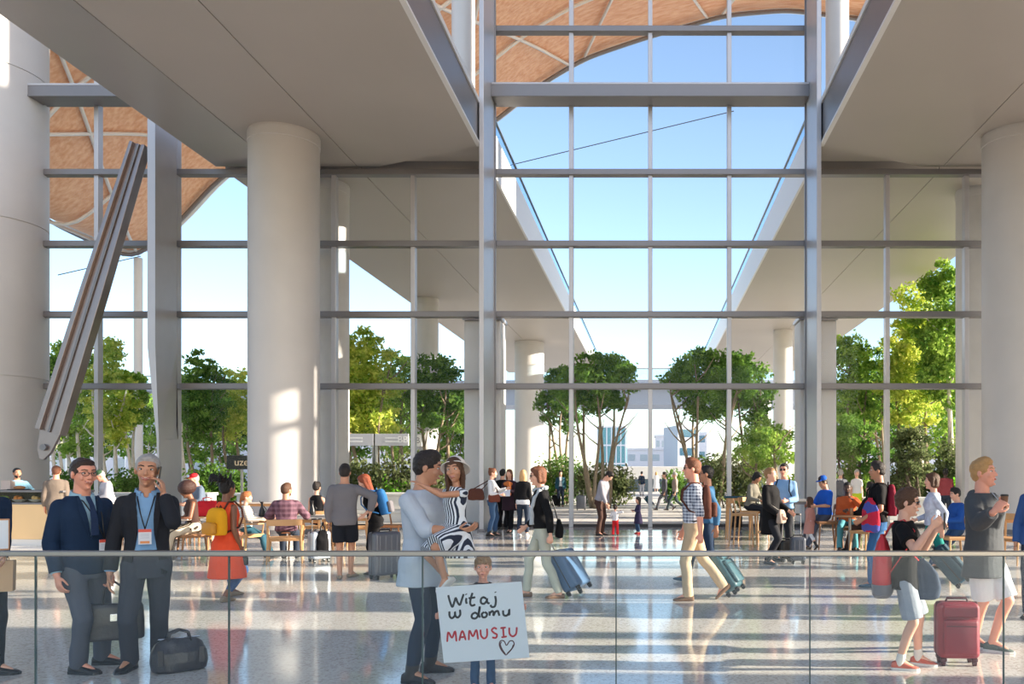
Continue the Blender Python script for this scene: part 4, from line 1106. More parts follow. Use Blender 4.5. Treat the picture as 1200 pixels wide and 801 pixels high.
        if hk == 'cap':
            mb.loft([[V(x, y-0.075, 0.058+z) for x, y, z in ((-0.06*s, -t, 0.0), (0.06*s, -t, 0.0), (0.06*s, -t, 0.008), (-0.06*s, -t, 0.008))] for t, s in ((-0.02, 1.05), (0.03, 1.0), (0.075, 0.6))])
        if hk == 'brim':
            mb.lathe([(0.086, 0.050), (0.150, 0.034), (0.152, 0.040), (0.088, 0.064)], (0, 0.012, 0.0), 28)
        o = onh(mb, 'hat', hm)
    PERSONS.append(B)
    return B
def W_(B, p): return B.M @ Vector(p)
def wrist(B, side): A_ = B.arms[0 if side == 'l' else 1]; return B.M @ A_[2]
def elbow(B, side): A_ = B.arms[0 if side == 'l' else 1]; return B.M @ A_[1]
def handc(B, side, t=0.085):
    A_ = B.arms[0 if side == 'l' else 1]; d = Vector(A_[4]['d']) if A_[4].get('d') else (A_[2]-A_[1]); return B.M @ (A_[2]+d.normalized()*t)
# ================================================================ FURNITURE AND LUGGAGE MAKERS
M_oak = mat('oak', (196, 150, 102), 0.5, mottle=0.15, mscale=5); M_oakd = mat('dark_oak', (150, 106, 70), 0.5, mottle=0.15, mscale=5); M_top = mat('table_top', (226, 214, 198), 0.35)
def chair(loc, face, label, wood=None, seat=None, h=0.45, back=0.80, w=0.52, name='dining_chair', group=None, arms=False):
    wd = wood or M_oak; r = thing(name, label, 'chair' if h < 0.6 else 'stool', (loc[0], loc[1], 0), math.radians(face), group)
    d = 0.48; hw = w/2
    MB().box((-hw+0.02, -d/2, h-0.045), (hw-0.02, d/2, h-0.02)).build('seat_frame', wd, r, bevel=0.008)
    MB().box((-hw+0.01, -d/2-0.01, h-0.022), (hw-0.01, d/2-0.02, h+0.015)).build('seat', seat or wd, r, bevel=0.012)
    for sx_ in (-1, 1):
        MB().tube([V(sx_*(hw-0.04), -d/2+0.03, h-0.03), V(sx_*(hw-0.01), -d/2-0.01, 0)], [0.022, 0.014], 8).build('leg', wd, r, smooth='auto')
        if back > h:
            MB().tube([V(sx_*hw, d/2+0.05, 0), V(sx_*(hw-0.02), d/2-0.01, h), V(sx_*(hw-0.01), d/2+0.05, back-0.03)], [0.015, 0.022, 0.016], 8).build('leg', wd, r, smooth='auto')
        else: MB().tube([V(sx_*(hw-0.04), d/2-0.03, h-0.03), V(sx_*(hw-0.01), d/2+0.01, 0)], [0.022, 0.014], 8).build('leg', wd, r, smooth='auto')
    if h > 0.6:
        MB().tube([V(-hw+0.02, -d/2, 0.25), V(hw-0.02, -d/2, 0.25)], 0.012, 8).build('footrest', wd, r)
    if back > h:
        pts = [V(x, d/2+0.05+0.05*(1-(x/hw)**2), back-0.06) for x in [hw*(i/6-1) for i in range(13)]]
        mb = MB(); mb.loft([[p+V(0, -0.011, -0.055), p+V(0, 0.011, -0.055), p+V(0, 0.011, 0.055), p+V(0, -0.011, 0.055)] for p in pts]); mb.build('backrest', wd, r, bevel=0.006)
        if arms:
            for sx_ in (-1, 1): MB().tube([V(sx_*hw, d/2+0.03, h+0.22), V(sx_*(hw+0.01), -d/2+0.04, h+0.20), V(sx_*(hw-0.02), -d/2+0.04, h)], 0.015, 8).build('armrest', wd, r, smooth='auto')
    return r
def table(loc, w, d, h, label, rz=0, round_=False, topm=None, pole=False, legm=None):
    r = thing('cafe_table', label, 'table', (loc[0], loc[1], 0), math.radians(rz)); tm = topm or M_top; lm = legm or M_oak
    if round_: MB().lathe([(0.01, h-0.03), (w/2-0.02, h-0.03), (w/2, h-0.015), (w/2-0.003, h), (0.01, h)], n=36).build('table_top', tm, r, smooth='auto')
    else: MB().box((-w/2, -d/2, h-0.035), (w/2, d/2, h)).build('table_top', tm, r, bevel=0.01)
    if pole:
        MB().lathe([(0.03, 0.02), (0.03, h-0.03)], n=16).build('pole', M_rail, r, smooth='auto')
        MB().lathe([(0.24, 0), (0.24, 0.012), (0.05, 0.03), (0.03, 0.05)], n=32).build('base', M_rail, r, smooth='auto')
    else:
        for sx_ in (-1, 1):
            for sy in (-1, 1): MB().tube([V(sx_*(w/2-0.08), sy*(d/2-0.08), h-0.03), V(sx_*(w/2-0.05), sy*(d/2-0.05), 0)], [0.028, 0.018], 8).build('leg', lm, r, smooth='auto')
        MB().box((-w/2+0.08, -d/2+0.08, h-0.10), (w/2-0.08, d/2-0.08, h-0.035)).build('apron', lm, r)
    return r
def suitcase(loc, rz, tilt, w, d, h, m, label, handle=0.38, trim=None, ribs=0, soft=False, name='suitcase', hlean=0.0, zwheel=0.06, rib_m=None):
    """tilt: leaning back around the rear wheels, in degrees"""
    r = thing(name, label, 'suitcase', (loc[0], loc[1], 0), math.radians(rz)); tr = trim or M_black
    R = T(0, d/2, 0) @ Matrix.Rotation(math.radians(-tilt), 4, 'X') @ T(0, -d/2, 0)
    z0 = zwheel
    def fin_(mb, nm, mm, parent=r, **kw):
        mb.xf(R); return mb.build(nm, mm, parent, **kw)
    body = fin_(MB().box((-w/2, -d/2, z0), (w/2, d/2, z0+h)), 'shell', m, bevel=0.045 if not soft else 0.05, seg=4, smooth=True)
    fin_(MB().box((-w/2-0.003, -0.012, z0+0.02), (w/2+0.003, 0.012, z0+h+0.003)), 'zip_band', tr, bevel=0.02)
    for i in range(ribs):
        x = -w/2+w*(i+0.8)/(ribs+0.6)
        fin_(MB().box((x-0.011, -d/2-0.006, z0+0.05), (x+0.011, d/2+0.006, z0+h-0.05)), 'rib', rib_m or m, bevel=0.005)
    if soft:
        p = fin_(MB().box((-w/2+0.03, -d/2-0.045, z0+0.04), (w/2-0.03, -d/2+0.01, z0+h*0.72)), 'front_pocket', m, bevel=0.03, seg=3, smooth=True)
        fin_(MB().box((-w/2+0.05, -d/2-0.049, z0+h*0.60), (w/2-0.05, -d/2-0.04, z0+h*0.615)), 'zip', tr, p)
        fin_(MB().box((-w/2+0.03, -d/2-0.03, z0+h*0.76), (w/2-0.03, -d/2+0.01, z0+h*0.95)), 'front_pocket', m, bevel=0.012)
    for sx_ in (-1, 1):
        for sy in (-1, 1):
            q = fin_(MB().cbox((sx_*(w/2-0.045), sy*(d/2-0.04), z0-0.008), (0.05, 0.05, 0.03)), 'wheel_mount', tr, bevel=0.008)
            fin_(MB().tube([V(sx_*(w/2-0.045)-0.014, sy*(d/2-0.04), 0.026), V(sx_*(w/2-0.045)+0.014, sy*(d/2-0.04), 0.026)], 0.026, 16), 'wheel', tr, q)
    fin_(MB().tube([V(-0.09, 0, z0+h), V(-0.08, 0, z0+h+0.03), V(0.08, 0, z0+h+0.03), V(0.09, 0, z0+h)], 0.011, 8), 'carry_handle', tr, smooth='auto')
    if handle:
        yh = d/2-0.03
        for sx_ in (-1, 1):
            fin_(MB().tube([V(sx_*w*0.24, yh, z0+h-0.05), V(sx_*w*0.24, yh, z0+h+handle)], 0.009, 8), 'handle_rod', M_metal)
        fin_(MB().tube([V(-w*0.27, yh, z0+h+handle), V(w*0.27, yh, z0+h+handle)], 0.016, 10), 'handle_grip', M_black, smooth=True)
    return r
def soft_bag(name, label, cat, loc, rz, w, d, h, m, strap=None, top=0.7, group=None, straps='handles', wr=0.006, trim=None):
    r = thing(name, label, cat, loc, math.radians(rz), group)
    mb = MB(); rings = []
    for t, s_ in ((0, 0.82), (0.06, 0.96), (0.3, 1.0), (0.6, 0.98), (0.85, (1+top)/2), (0.97, top), (1.0, top*0.8)):
        rings.append(ering((0, 0, h*t), w/2*s_, d/2*(s_ if t < 0.5 else s_*(1-0.45*(t-0.5)*2)), None, 26, 3.0))
    mb.loft(rings); me = remesh(mb, max(min(w, h)/40, 0.006), 3); wrinkle(me, wr, 34, 1.0); b_ = finish(me, 'bag_body', m, r)
    sm = strap or m
    if straps == 'handles':
        for sy in (-1, 1):
            MB().tube([V(-w*0.2, sy*d*0.18, h*0.9), V(-w*0.16, sy*d*0.14, h*1.15), V(0, sy*d*0.1, h*1.24), V(w*0.16, sy*d*0.14, h*1.15), V(w*0.2, sy*d*0.18, h*0.9)], 0.010, 8).build('handle', sm, r, smooth=True)
        MB().tube([V(-w*0.36, 0, h*0.985), V(w*0.36, 0, h*0.985)], 0.006, 6).build('zip', M_metal, r)
    return r
def strap_between(r_, pts, rad, m, name='strap'):
    inv = r_.matrix_basis.inverted() if hasattr(r_, 'matrix_basis') else Matrix()
    M_ = (T(*r_.location) @ Matrix.Rotation(r_.rotation_euler.z, 4, 'Z')).inverted()
    return MB().tube([M_ @ Vector(p) for p in pts], rad, 8).build(name, m, r_, smooth=True)
def backpack(B, label, m, w=0.30, h=0.44, d=0.17, z=1.20, trim=None, pocket=None, x=0.0, straps=True, name='backpack'):
    """worn on the back of B"""
    r = thing(name, label, 'backpack', (0, 0, 0)); tr = trim or m
    Mt = B.M
    def X(mb): 
        mb.v = [tuple(Mt @ (B.TP(0, 0, 0.905)+B.Rt @ (Vector(p)-Vector((0, 0, 0.905))))) for p in mb.v]; return mb
    c0 = Mt @ B.TP(x, 0.2, z-h/2); r.location = c0
    inv = T(*(-c0))
    y0 = 0.115
    mb = MB(); rings = [ering((x, y0+d/2-0.01*t, z-h/2+h*t), w/2*s_, d/2*s_*(1.08-0.2*t), None, 22, 3.0) for t, s_ in ((0, 0.8), (0.05, 0.95), (0.3, 1.0), (0.7, 0.96), (0.92, 0.78), (1.0, 0.45))]
    mb.loft(rings); X(mb).xf(inv); me = remesh(mb, 0.01, 2); wrinkle(me, 0.004, 30, 2); finish(me, 'pack_body', m, r)
    mb = MB().loft([ering((x, y0+d+0.02, z-h/2+h*t), w/2*0.78*s_, 0.045*s_, None, 18, 3.0) for t, s_ in ((0.06, 0.8), (0.1, 1.0), (0.42, 1.0), (0.48, 0.75))]); X(mb).xf(inv).build('front_pocket', pocket or m, r, smooth='auto')
    MB().tube([V(0, 0, 0)]*2, 0.001, 4)
    mb = X(MB().tube([V(x-0.03, y0+0.02, z+h/2-0.02), V(x, y0+0.02, z+h/2+0.03), V(x+0.03, y0+0.02, z+h/2-0.02)], 0.008, 6)).xf(inv); mb.build('grab_loop', tr, r, smooth=True)
    if straps:
        for sx_ in (-1, 1):
            mb = X(MB().tube([V(x+sx_*0.06, y0+0.02, z+h*0.42), V(sx_*0.105, 0.06, 1.455), V(sx_*0.115, -0.03, 1.455), V(sx_*0.125, -0.13, 1.36), V(sx_*0.13, -0.145, 1.25), V(sx_*0.165, -0.06, 1.12), V(sx_*0.14, y0, z-h*0.4)], 0.012, 8)).xf(inv); mb.build('shoulder_strap', tr, r, smooth=True)
    return r
def held(name, label, cat, B, side, fn, t=0.085, dz=0.0):
    c = handc(B, side, t); r = thing(name, label, cat, (c.x, c.y, c.z+dz), math.radians(B.face)); fn(r); return r

# ================================================================ CLOTH COLOURS
c_navy = cloth('navy', (26, 46, 72)); c_char = cloth('charcoal', (38, 40, 46)); c_sky = cloth('sky_blue_shirt', (128, 168, 208)); c_pale = cloth('pale_blue_linen', (186, 196, 208)); c_grey = cloth('grey_wool', (112, 110, 114)); c_slate = cloth('slate_trousers', (84, 88, 100)); c_denim = cloth('denim', (60, 86, 118)); c_dden = cloth('dark_denim', (48, 58, 74)); c_white = cloth('white_cotton', (226, 226, 228)); c_black = cloth('black_cotton', (17, 17, 20)); c_orange = cloth('orange_dress', (226, 82, 48)); c_cream = cloth('cream_trousers', (206, 196, 172)); c_sage = cloth('pale_sage', (186, 188, 172)); c_khaki = cloth('khaki', (190, 168, 138)); c_teal = cloth('teal', (34, 130, 122)); c_brownt = cloth('brown_trousers', (70, 50, 44)); c_tan = cloth('tan_coat', (120, 108, 98)); c_red = cloth('red', (190, 34, 44)); c_pink = cloth('pink_coat', (196, 140, 128)); c_rblue = cloth('royal_blue', (34, 92, 190)); c_rust = cloth('rust', (196, 92, 48)); c_hood = cloth('grey_hoodie', (76, 80, 84)); c_lgrey = cloth('light_grey_shorts', (156, 162, 172)); c_lav = cloth('lavender', (150, 140, 172)); c_green = cloth('green_cap', (60, 92, 66)); c_dteal = cloth('dark_teal', (44, 84, 100)); c_hi = cloth('safety_yellow', (196, 216, 50)); c_brown = cloth('brown_bag', (84, 50, 40)); c_burg = cloth('burgundy', (120, 26, 46)); c_yel = cloth('mustard', (226, 160, 30)); c_pgrey = cloth('pale_grey_shirt', (192, 192, 200)); c_blueb = cloth('blue_pack', (40, 96, 150))
p_gingham = stripes('gingham_check', (222, 226, 234), (40, 52, 84), 0, 26, 0.5, plaid=True)
p_plaid = stripes('maroon_plaid', (74, 44, 58), (126, 92, 106), 0, 11, 0.55, plaid=True)
p_stripe = stripes('striped_dress', (226, 232, 238), (36, 46, 66), 0, 26, 0.5, wob=0.05)
p_hstripe = stripes('striped_shirt', (206, 198, 188), (104, 96, 94), 2, 26, 0.6)
p_zebra = stripes('striped_skirt', (196, 182, 160), (56, 48, 44), 0, 18, 0.6, wob=0.1)
m_shoe = mat('black_leather', (30, 28, 28), 0.35); m_brsh = mat('brown_suede', (116, 88, 66), 0.8); m_coral = mat('coral_canvas', (196, 98, 78), 0.8); m_wsole = mat('white_rubber', (222, 218, 212), 0.6); m_grsh = mat('grey_knit', (92, 104, 98), 0.8); m_bsh = mat('blue_suede', (42, 84, 110), 0.8); m_wsh = mat('white_leather', (224, 224, 222), 0.5); m_sand = mat('sandal_leather', (140, 124, 104), 0.6); m_sock = cloth('sock', (220, 216, 208))
SUIT = lambda z: 0.0 if z < 1.12 else (z-1.12)*0.20
OPENJ = lambda z: 0.055+max(0.0, (1.15-z))*0.16+max(0, z-1.3)*0.10
OPENS = lambda z: 0.0 if z < 1.395 else 0.035
def app(px): return math.degrees(math.atan((CX-px)/F))
def at(px, py):
    g = G(px, py); return (g.x, g.y)
# ================================================================ NEAR FIGURES
# man in the blue suit
A1 = person('smiling man in glasses and a navy blue suit jacket, far left behind the glass', at(97, 789), app(97)+26, 1.78, fat=-0.15, hair=hairm('short_dark', (58, 42, 34)), hstyle='crop', sk=S_rosy,
    lf=('w', 120, 778, 40, 0), rf=('w', 92, 789, 25, 0), la=('w', 130, 674, 7.0), ra=(-0.05, -0.07, -0.52), lh=dict(d=(0.05, -0.15, -1), curl=1.0, thumb=0.9), rh=dict(curl=0.5),
    hyaw=-2, hpitch=2, smile=1.2, glasses='clear', top=dict(m=c_navy, hem=0.84, off=0.020, open=SUIT, lapel=dict(z=1.13), name='jacket', cuff=0.01),
    shirt=dict(m=cloth('aqua_shirt', (150, 186, 206)), hem=0.98, off=0.012, collar=cloth('aqua_shirt', (150, 186, 206)), te=1.96), bottom=dict(m=c_slate, belt=m_shoe), shoes=dict(m=m_shoe, sole=M_black))
def lanyard(B, z0=1.10, w=0.086, h=0.115, dy=-0.02, hang=True, x=0.0, xo=0.03, blk=True):
    zz = z0
    def tp(x_, y_, z_): return B.TP(x_, y_, z_)
    for sx_ in (1, -1):
        MB().tube([tp(sx_*0.066, 0.02, 1.47), tp(sx_*0.055+x*0.3, -0.085, 1.415), tp(sx_*0.03+x*0.6, -0.155, 1.30), tp(x, -0.172+dy, zz+h)], 0.0045, 6).build('lanyard', M_black if blk else c_blueb, B.r, smooth=True)
    def box_(a, b_, nm, m, par=None):
        mb = MB().box(a, b_); mb.v = [tuple(B.TP(*p)) for p in mb.v]; return mb.build(nm, m, par or B.r)
    y = -0.178+dy
    bd = box_((x-w/2, y, zz), (x+w/2, y+0.004, zz+h), 'badge', mat('badge_card', (214, 216, 222), 0.4))
    box_((x-w/2, y-0.001, zz+h*0.80), (x+w/2, y, zz+h), 'badge_header', mat('badge_red', (222, 86, 70), 0.5), bd)
    box_((x-w*0.36, y-0.001, zz+h*0.06), (x+w*0.36, y, zz+h*0.22), 'badge_footer', mat('badge_orange', (228, 142, 84), 0.5), bd)
    for q in (0.42, 0.55, 0.66): box_((x-w*0.34, y-0.001, zz+h*q), (x+w*0.34, y, zz+h*(q+0.02)), 'text_line', mat('badge_text', (150, 156, 170), 0.5), bd)
lanyard(A1, 1.00, x=0.06, dy=-0.035)
mbx = MB().loft([[A1.TP(x, -0.205+0.02*(1.2-z), z) for x in (0.0-w_, 0.0+w_)]+[A1.TP(x, -0.195, z) for x in (w_, -w_)] for z, w_ in ((1.44, 0.014), (1.40, 0.022), (1.25, 0.030), (1.14, 0.02))]); 
mb = MB().loft([[A1.TP(-w_, yy, z), A1.TP(w_, yy, z), A1.TP(w_, yy+0.008, z), A1.TP(-w_, yy+0.008, z)] for z, w_, yy in ((1.455, 0.016, -0.080), (1.43, 0.019, -0.098), (1.38, 0.018, -0.145), (1.28, 0.026, -0.178), (1.15, 0.030, -0.187))])
mb.build('necktie', cloth('navy_tie', (38, 54, 84)), A1.r, bevel=0.002)
# man on the phone
B1 = person('grinning grey-haired man in a dark suit holding a phone to his ear', at(172, 787), app(172)-4, 1.84, hair=H_gr, hstyle='greyshort', sk=S_tan, fat=-0.45,
    lf=('w', 186, 776, 22, 0), rf=('w', 152, 784, -22, 0), la=('w', 192, 580, 6.92), le=(0.35, -0.5, -1.0), lh=dict(d=(-0.10, 0.06, 1.0), pn=(-1.0, 0.25, 0), side=(0.0, -1.0, 0.2), curl=0.62, thumb=0.5),
    ra=(-0.085, -0.02, -0.525), rh=dict(curl=0.4), hyaw=-3, hroll=3, smile=1.3,
    top=dict(m=c_char, hem=0.83, off=0.019, open=OPENJ, lapel=dict(z=1.10), name='jacket', cuff=0.01), shirt=dict(m=c_sky, hem=0.97, off=0.010, collar=c_sky, te=1.96, open=lambda z: 0.0 if z < 1.42 else 0.02), bottom=dict(m=cloth('dark_trousers', (58, 60, 70)), belt=m_shoe), shoes=dict(m=m_shoe, sole=M_black))
lanyard(B1, 1.07, dy=-0.0)
c_ = handc(B1, 'l', 0.10); earp = B1.M @ (B1.Mh @ V(0.083, -0.035, -0.03))
r = thing('smartphone', 'dark phone pressed to the ear of the grey-haired man', 'phone', earp, math.radians(B1.face))
MB().box((-0.004, -0.036, -0.075), (0.006, 0.036, 0.075)).xf(Matrix.Rotation(0.15, 4, 'Y')).build('phone_body', M_black, r, bevel=0.004)
MB().box((-0.006, -0.033, -0.070), (-0.004, 0.033, 0.070)).xf(Matrix.Rotation(0.15, 4, 'Y')).build('screen', M_lens, r)
q = wrist(B1, 'l'); d_ = (wrist(B1, 'l')-elbow(B1, 'l')).normalized()
# briefcase of the man in blue, held between the two men
h_ = handc(A1, 'l', 0.09)
r = thing('briefcase', 'dark leather briefcase hanging from the hand of the man in the navy suit', 'briefcase', (h_.x+0.02, h_.y+0.0, h_.z-0.47), math.radians(30))
mb = MB(); mb.loft([ering((0, 0, z), a, b_, None, 24, 4.5) for z, a, b_ in ((0.0, 0.20, 0.045), (0.01, 0.215, 0.055), (0.15, 0.215, 0.06), (0.27, 0.205, 0.05), (0.30, 0.19, 0.035))]); me = remesh(mb, 0.007, 3); wrinkle(me, 0.002, 20); 
m_lea = mat('dark_leather', (52, 50, 54), 0.38, mottle=0.2, bump=0.2, bscale=40); finish(me, 'case_body', m_lea, r)
for sy in (-1, 1): MB().tube([V(-0.08, sy*0.03, 0.27), V(-0.07, sy*0.02, 0.42), V(0, sy*0.012, 0.475), V(0.07, sy*0.02, 0.42), V(0.08, sy*0.03, 0.27)], 0.009, 8).build('handle', m_lea, r, smooth=True)
MB().box((-0.03, -0.065, 0.16), (0.03, -0.055, 0.22)).build('clasp', M_metal, r, bevel=0.004)
# duffel bag on the floor
g = G(200, 789)
r = soft_bag('leather_holdall', 'black leather holdall bag standing on the floor beside the suited men', 'bag', (g.x, g.y+0.12, 0), app(200)+8, 0.42, 0.24, 0.27, m_lea, top=0.62)
MB().box((-0.17, -0.128, 0.07), (-0.13, -0.118, 0.20)).build('side_strap', m_lea, r, bevel=0.003); MB().box((0.13, -0.128, 0.07), (0.17, -0.118, 0.20)).build('side_strap', m_lea, r, bevel=0.003)

# father, girl, boy with the poster
F1 = person('dark-haired father in a long pale blue shirt kissing the girl he carries', at(496, 795), app(496)+52, 1.80, hair=H_dk, hstyle='short', sk=S_tan, fat=-0.1,
    lf=('w', 504, 787, 30, 0), rf=('w', 482, 800, 10, 0), ra=('w', 536, 622, 6.40), re=(-0.5, 0.7, -1.2), rh=dict(d=(0.15, -1, 0.15), pn=(0.35, 0.1, 1.0), side=(0.2, -0.6, 0.8), curl=0.35), la=('w', 526, 594, 6.85), le=(0.5, 0.5, -1), lh=dict(curl=0.5, pn=(-1, 0, 0.3)),
    hyaw=30, hpitch=10, smile=0.1, top=dict(m=c_pale, hem=0.73, off=0.026, flare=0.045, sleeve='roll', cuff=0.012, wr=0.006), bottom=dict(m=c_dden, kind='leggings', off=0.010, end=2.02), shoes=dict(m=mat('dark_ankle_boot', (50, 46, 46), 0.5), sole=M_black, boot=0.12))
g1 = P(534, 540, 6.46)
D1 = person('little girl with dark hair in white sun hat and striped dress, carried by the father', (g1.x, g1.y), app(533)-52, 1.12, sex='f', hs=1.22, hair=H_br, hstyle='longside', sk=S_tan, base_z=0.615, hip=0.905,
    lf=(0.10, -0.24, 0.28, 5, 30), rf=(-0.10, -0.04, 0.24, -5, 35), bottom=dict(kind='shorts', end=0.95, off=0.045, flare=0.05, m=p_stripe, waist=1.0), la=('w', 494, 568, 6.28), le=(0.2, -1.0, -0.9), lh=dict(curl=0.3, pn=(0, 0.3, -1), side=(0, -1, 0)), ra=('w', 500, 572, 6.78), rh=dict(curl=0.3),
    hyaw=38, hroll=-6, smile=0.8, vox=0.0075, top=dict(m=p_stripe, kind='dress', hem=0.60, flare=0.10, sleeve='cap', off=0.016, wr=0.006, cuff=0.01), shoes=dict(m=m_wsh), hat=(mat('white_cap', (232, 224, 216), 0.8), 'sun'))
K1 = person('small boy with short fair hair standing behind the handwritten poster', at(566, 806), app(566)-2, 1.0, hs=1.32, hair=H_lt, hstyle='kid', sk=S_rosy, vox=0.0075,
    la=('w', 611, 716, 6.215), le=(1, 0.6, -0.8), lh=dict(d=(1, -0.05, 0.05), pn=(-0.1, -1.0, 0), side=(0, 0, 1), curl=0.95, s=1.15, thumb=1.0), ra=('w', 519, 724, 6.215), re=(-1, 0.6, -0.8), rh=dict(d=(-1, -0.05, 0.05), pn=(0.1, -1.0, 0), side=(0, 0, 1), curl=0.95, s=1.15, thumb=1.0),
    smile=0.15, top=dict(m=cloth('dark_jumper', (58, 44, 46)), hem=0.9, off=0.016), bottom=dict(m=c_denim, off=0.012), shoes=dict(m=m_wsh, sole=m_wsole, boot=0.18), lf=(0.11, 0, 0, 8, 0), rf=(-0.11, 0, 0, -8, 0))
# poster: one sheet of card with marker lettering
YP = 6.17
tl, tr_, br_, bl = P(510.5, 688, YP), P(611, 681, YP-0.0), P(620.5, 770, YP), P(520, 776.5, YP)
cc = (tl+tr_+br_+bl)/4
r = thing('poster', 'white card poster with black and red handwriting and a heart, held by the boy', 'poster', cc)
mb = MB(); q = [bl-cc, br_-cc, tr_-cc, tl-cc]; mb.add([(p.x, 0, p.z) for p in q]+[(p.x, 0.005, p.z) for p in q], [(0, 1, 2, 3), (7, 6, 5, 4), (0, 4, 5, 1), (1, 5, 6, 2), (2, 6, 7, 3), (3, 7, 4, 0)])
mb.build('card', mat('poster_card', (222, 226, 232), 0.6), r)
m_ink = mat('black_marker', (34, 34, 38), 0.6); m_red = mat('red_marker', (190, 28, 42), 0.6)
# strokes traced as the hand drew them, in poster pixels
def ink(strokes, m, name, wd=1.35):
    mb = MB()
    for s_ in strokes:
        pts = []
        for i in range(len(s_)-1):
            p0 = Vector(s_[max(i-1, 0)]); p1 = Vector(s_[i]); p2 = Vector(s_[i+1]); p3 = Vector(s_[min(i+2, len(s_)-1)])
            for k in range(5):
                t = k/5; a_ = 0.5*((2*p1)+(p2-p0)*t+(2*p0-5*p1+4*p2-p3)*t*t+(3*p1-p0-3*p2+p3)*t**3); pts.append(a_)
        pts.append(Vector(s_[-1])); w3 = [P(p[0], p[1], YP)-cc for p in pts]
        w3 = [V(p.x, -0.0012, p.z) for p in w3]; r0 = wd/F*YP
        k0 = len(mb.v); rings = []
        for i, p in enumerate(w3):
            t = (w3[min(i+1, len(w3)-1)]-w3[max(i-1, 0)]); t.y = 0
            if t.length < 1e-7: t = V(1, 0, 0)
            t.normalize(); n_ = V(-t.z, 0, t.x); rr = r0*(0.75 if i in (0, len(w3)-1) else 1.0)
            rings.append([p+n_*rr, p+n_*rr+V(0, 0.002, 0), p-n_*rr+V(0, 0.002, 0), p-n_*rr])
        mb.loft(rings)
    return mb.build(name, m, r)
def Z(pts):   # coordinates read off an enlargement of the poster (origin 500,640, x4.98)
    return [(500+x/4.98, 640+y/4.98) for x, y in pts]
W1 = [Z([(126, 283), (135, 318), (150, 352), (162, 322), (170, 300), (180, 325), (194, 340), (205, 310), (216, 277)]),
      Z([(232, 300), (230, 318), (234, 334)]), Z([(229, 276), (232, 281)]),
      Z([(268, 270), (258, 300), (254, 330), (264, 345), (284, 338)]), Z([(244, 302), (284, 296)]),
      Z([(348, 304), (330, 296), (317, 308), (318, 328), (334, 334), (350, 318), (352, 302), (354, 326), (368, 332)]),
      Z([(400, 288), (404, 318), (398, 348), (380, 352), (372, 340)]), Z([(400, 264), (403, 269)])]
W2 = [Z([(133, 378), (134, 405), (148, 418), (164, 402), (165, 380), (168, 404), (182, 414), (196, 396), (194, 368)]),
      Z([(300, 398), (284, 386), (266, 396), (264, 414), (282, 420), (298, 406), (308, 370), (310, 350), (304, 395), (312, 414)]),
      Z([(336, 382), (322, 394), (328, 412), (346, 410), (352, 392), (338, 382)]),
      Z([(366, 378), (368, 404)]), Z([(367, 392), (382, 376), (390, 386), (390, 402), (400, 382), (414, 376), (420, 388), (424, 404)]),
      Z([(446, 372), (448, 396), (462, 404), (478, 392), (482, 366), (482, 394), (486, 400)])]
W3 = [Z([(120, 556), (126, 500), (148, 532), (166, 494), (174, 554)]),
      Z([(190, 550), (208, 492), (228, 546)]), Z([(196, 530), (222, 526)]),
      Z([(246, 546), (250, 490), (270, 524), (290, 486), (300, 542)]),
      Z([(314, 484), (318, 520), (336, 536), (352, 520), (352, 478)]),
      Z([(410, 482), (394, 474), (380, 488), (394, 504), (410, 514), (404, 532), (382, 530)]),
      Z([(430, 476), (462, 472)]), Z([(446, 474), (450, 526)]), Z([(436, 530), (468, 524)]),
      Z([(482, 472), (484, 508), (502, 524), (522, 508), (526, 470)])]
ink(W1, m_ink, 'lettering', 1.25); ink(W2, m_ink, 'lettering', 1.25); ink(W3, m_red, 'red_lettering', 1.1)
ink([Z([(462, 634), (436, 604), (424, 572), (432, 550), (452, 552), (466, 576), (484, 552), (504, 552), (510, 574), (492, 604), (462, 634)]), Z([(460, 628), (440, 598), (430, 570), (438, 556)]), Z([(470, 624), (496, 596), (506, 572)])], mat('brown_marker', (84, 44, 48), 0.6), 'heart', 0.65)

# teenage boy in sunglasses and man in the hooded jacket, burgundy suitcase
m_rbag = mat('red_nylon', (206, 54, 60), 0.6, bump=0.3, bscale=20)
T1 = person('boy in sunglasses, black t-shirt and grey shorts looking at his phone, walking right', at(1061, 783), app(1061)+84, 1.50, hs=1.06, hair=H_br, hstyle='curly', sk=S_fair, fat=-0.3,
    rf=('w', 1054, 784, 8, 0), lf=('w', 1076, 778, -6, 0), ra=('w', 1091, 618, 6.75), re=(-0.3, 0.5, -1), rh=dict(d=(0.1, -0.75, 0.65), pn=(0.9, 0.2, 0.2), side=(0, 0.2, 1), curl=0.7), la=('w', 1096, 622, 7.12), le=(0.3, 0.5, -1), lh=dict(d=(0, -0.8, 0.6), pn=(-0.9, 0, 0), side=(0, 0, 1), curl=0.7),
    smile=0.1, hpitch=4, glasses='sun', top=dict(m=c_black, hem=0.80, off=0.028, sleeve='short', flare=0.02, cuff=0.02), bottom=dict(m=c_lgrey, kind='shorts', end=0.92, off=0.02), shoes=dict(m=m_coral, sole=m_wsole), sock=m_sock)
h_ = (handc(T1, 'r', 0.09)+handc(T1, 'l', 0.09))/2
r = thing('smartphone', 'black phone held up by the boy in sunglasses', 'phone', (h_.x+0.03, h_.y, h_.z+0.02), math.radians(T1.face))
MB().box((-0.036, -0.004, -0.07), (0.036, 0.005, 0.07)).build('phone_body', M_black, r, bevel=0.004); MB().box((-0.032, 0.005, -0.065), (0.032, 0.0065, 0.065)).build('screen', M_lens, r)
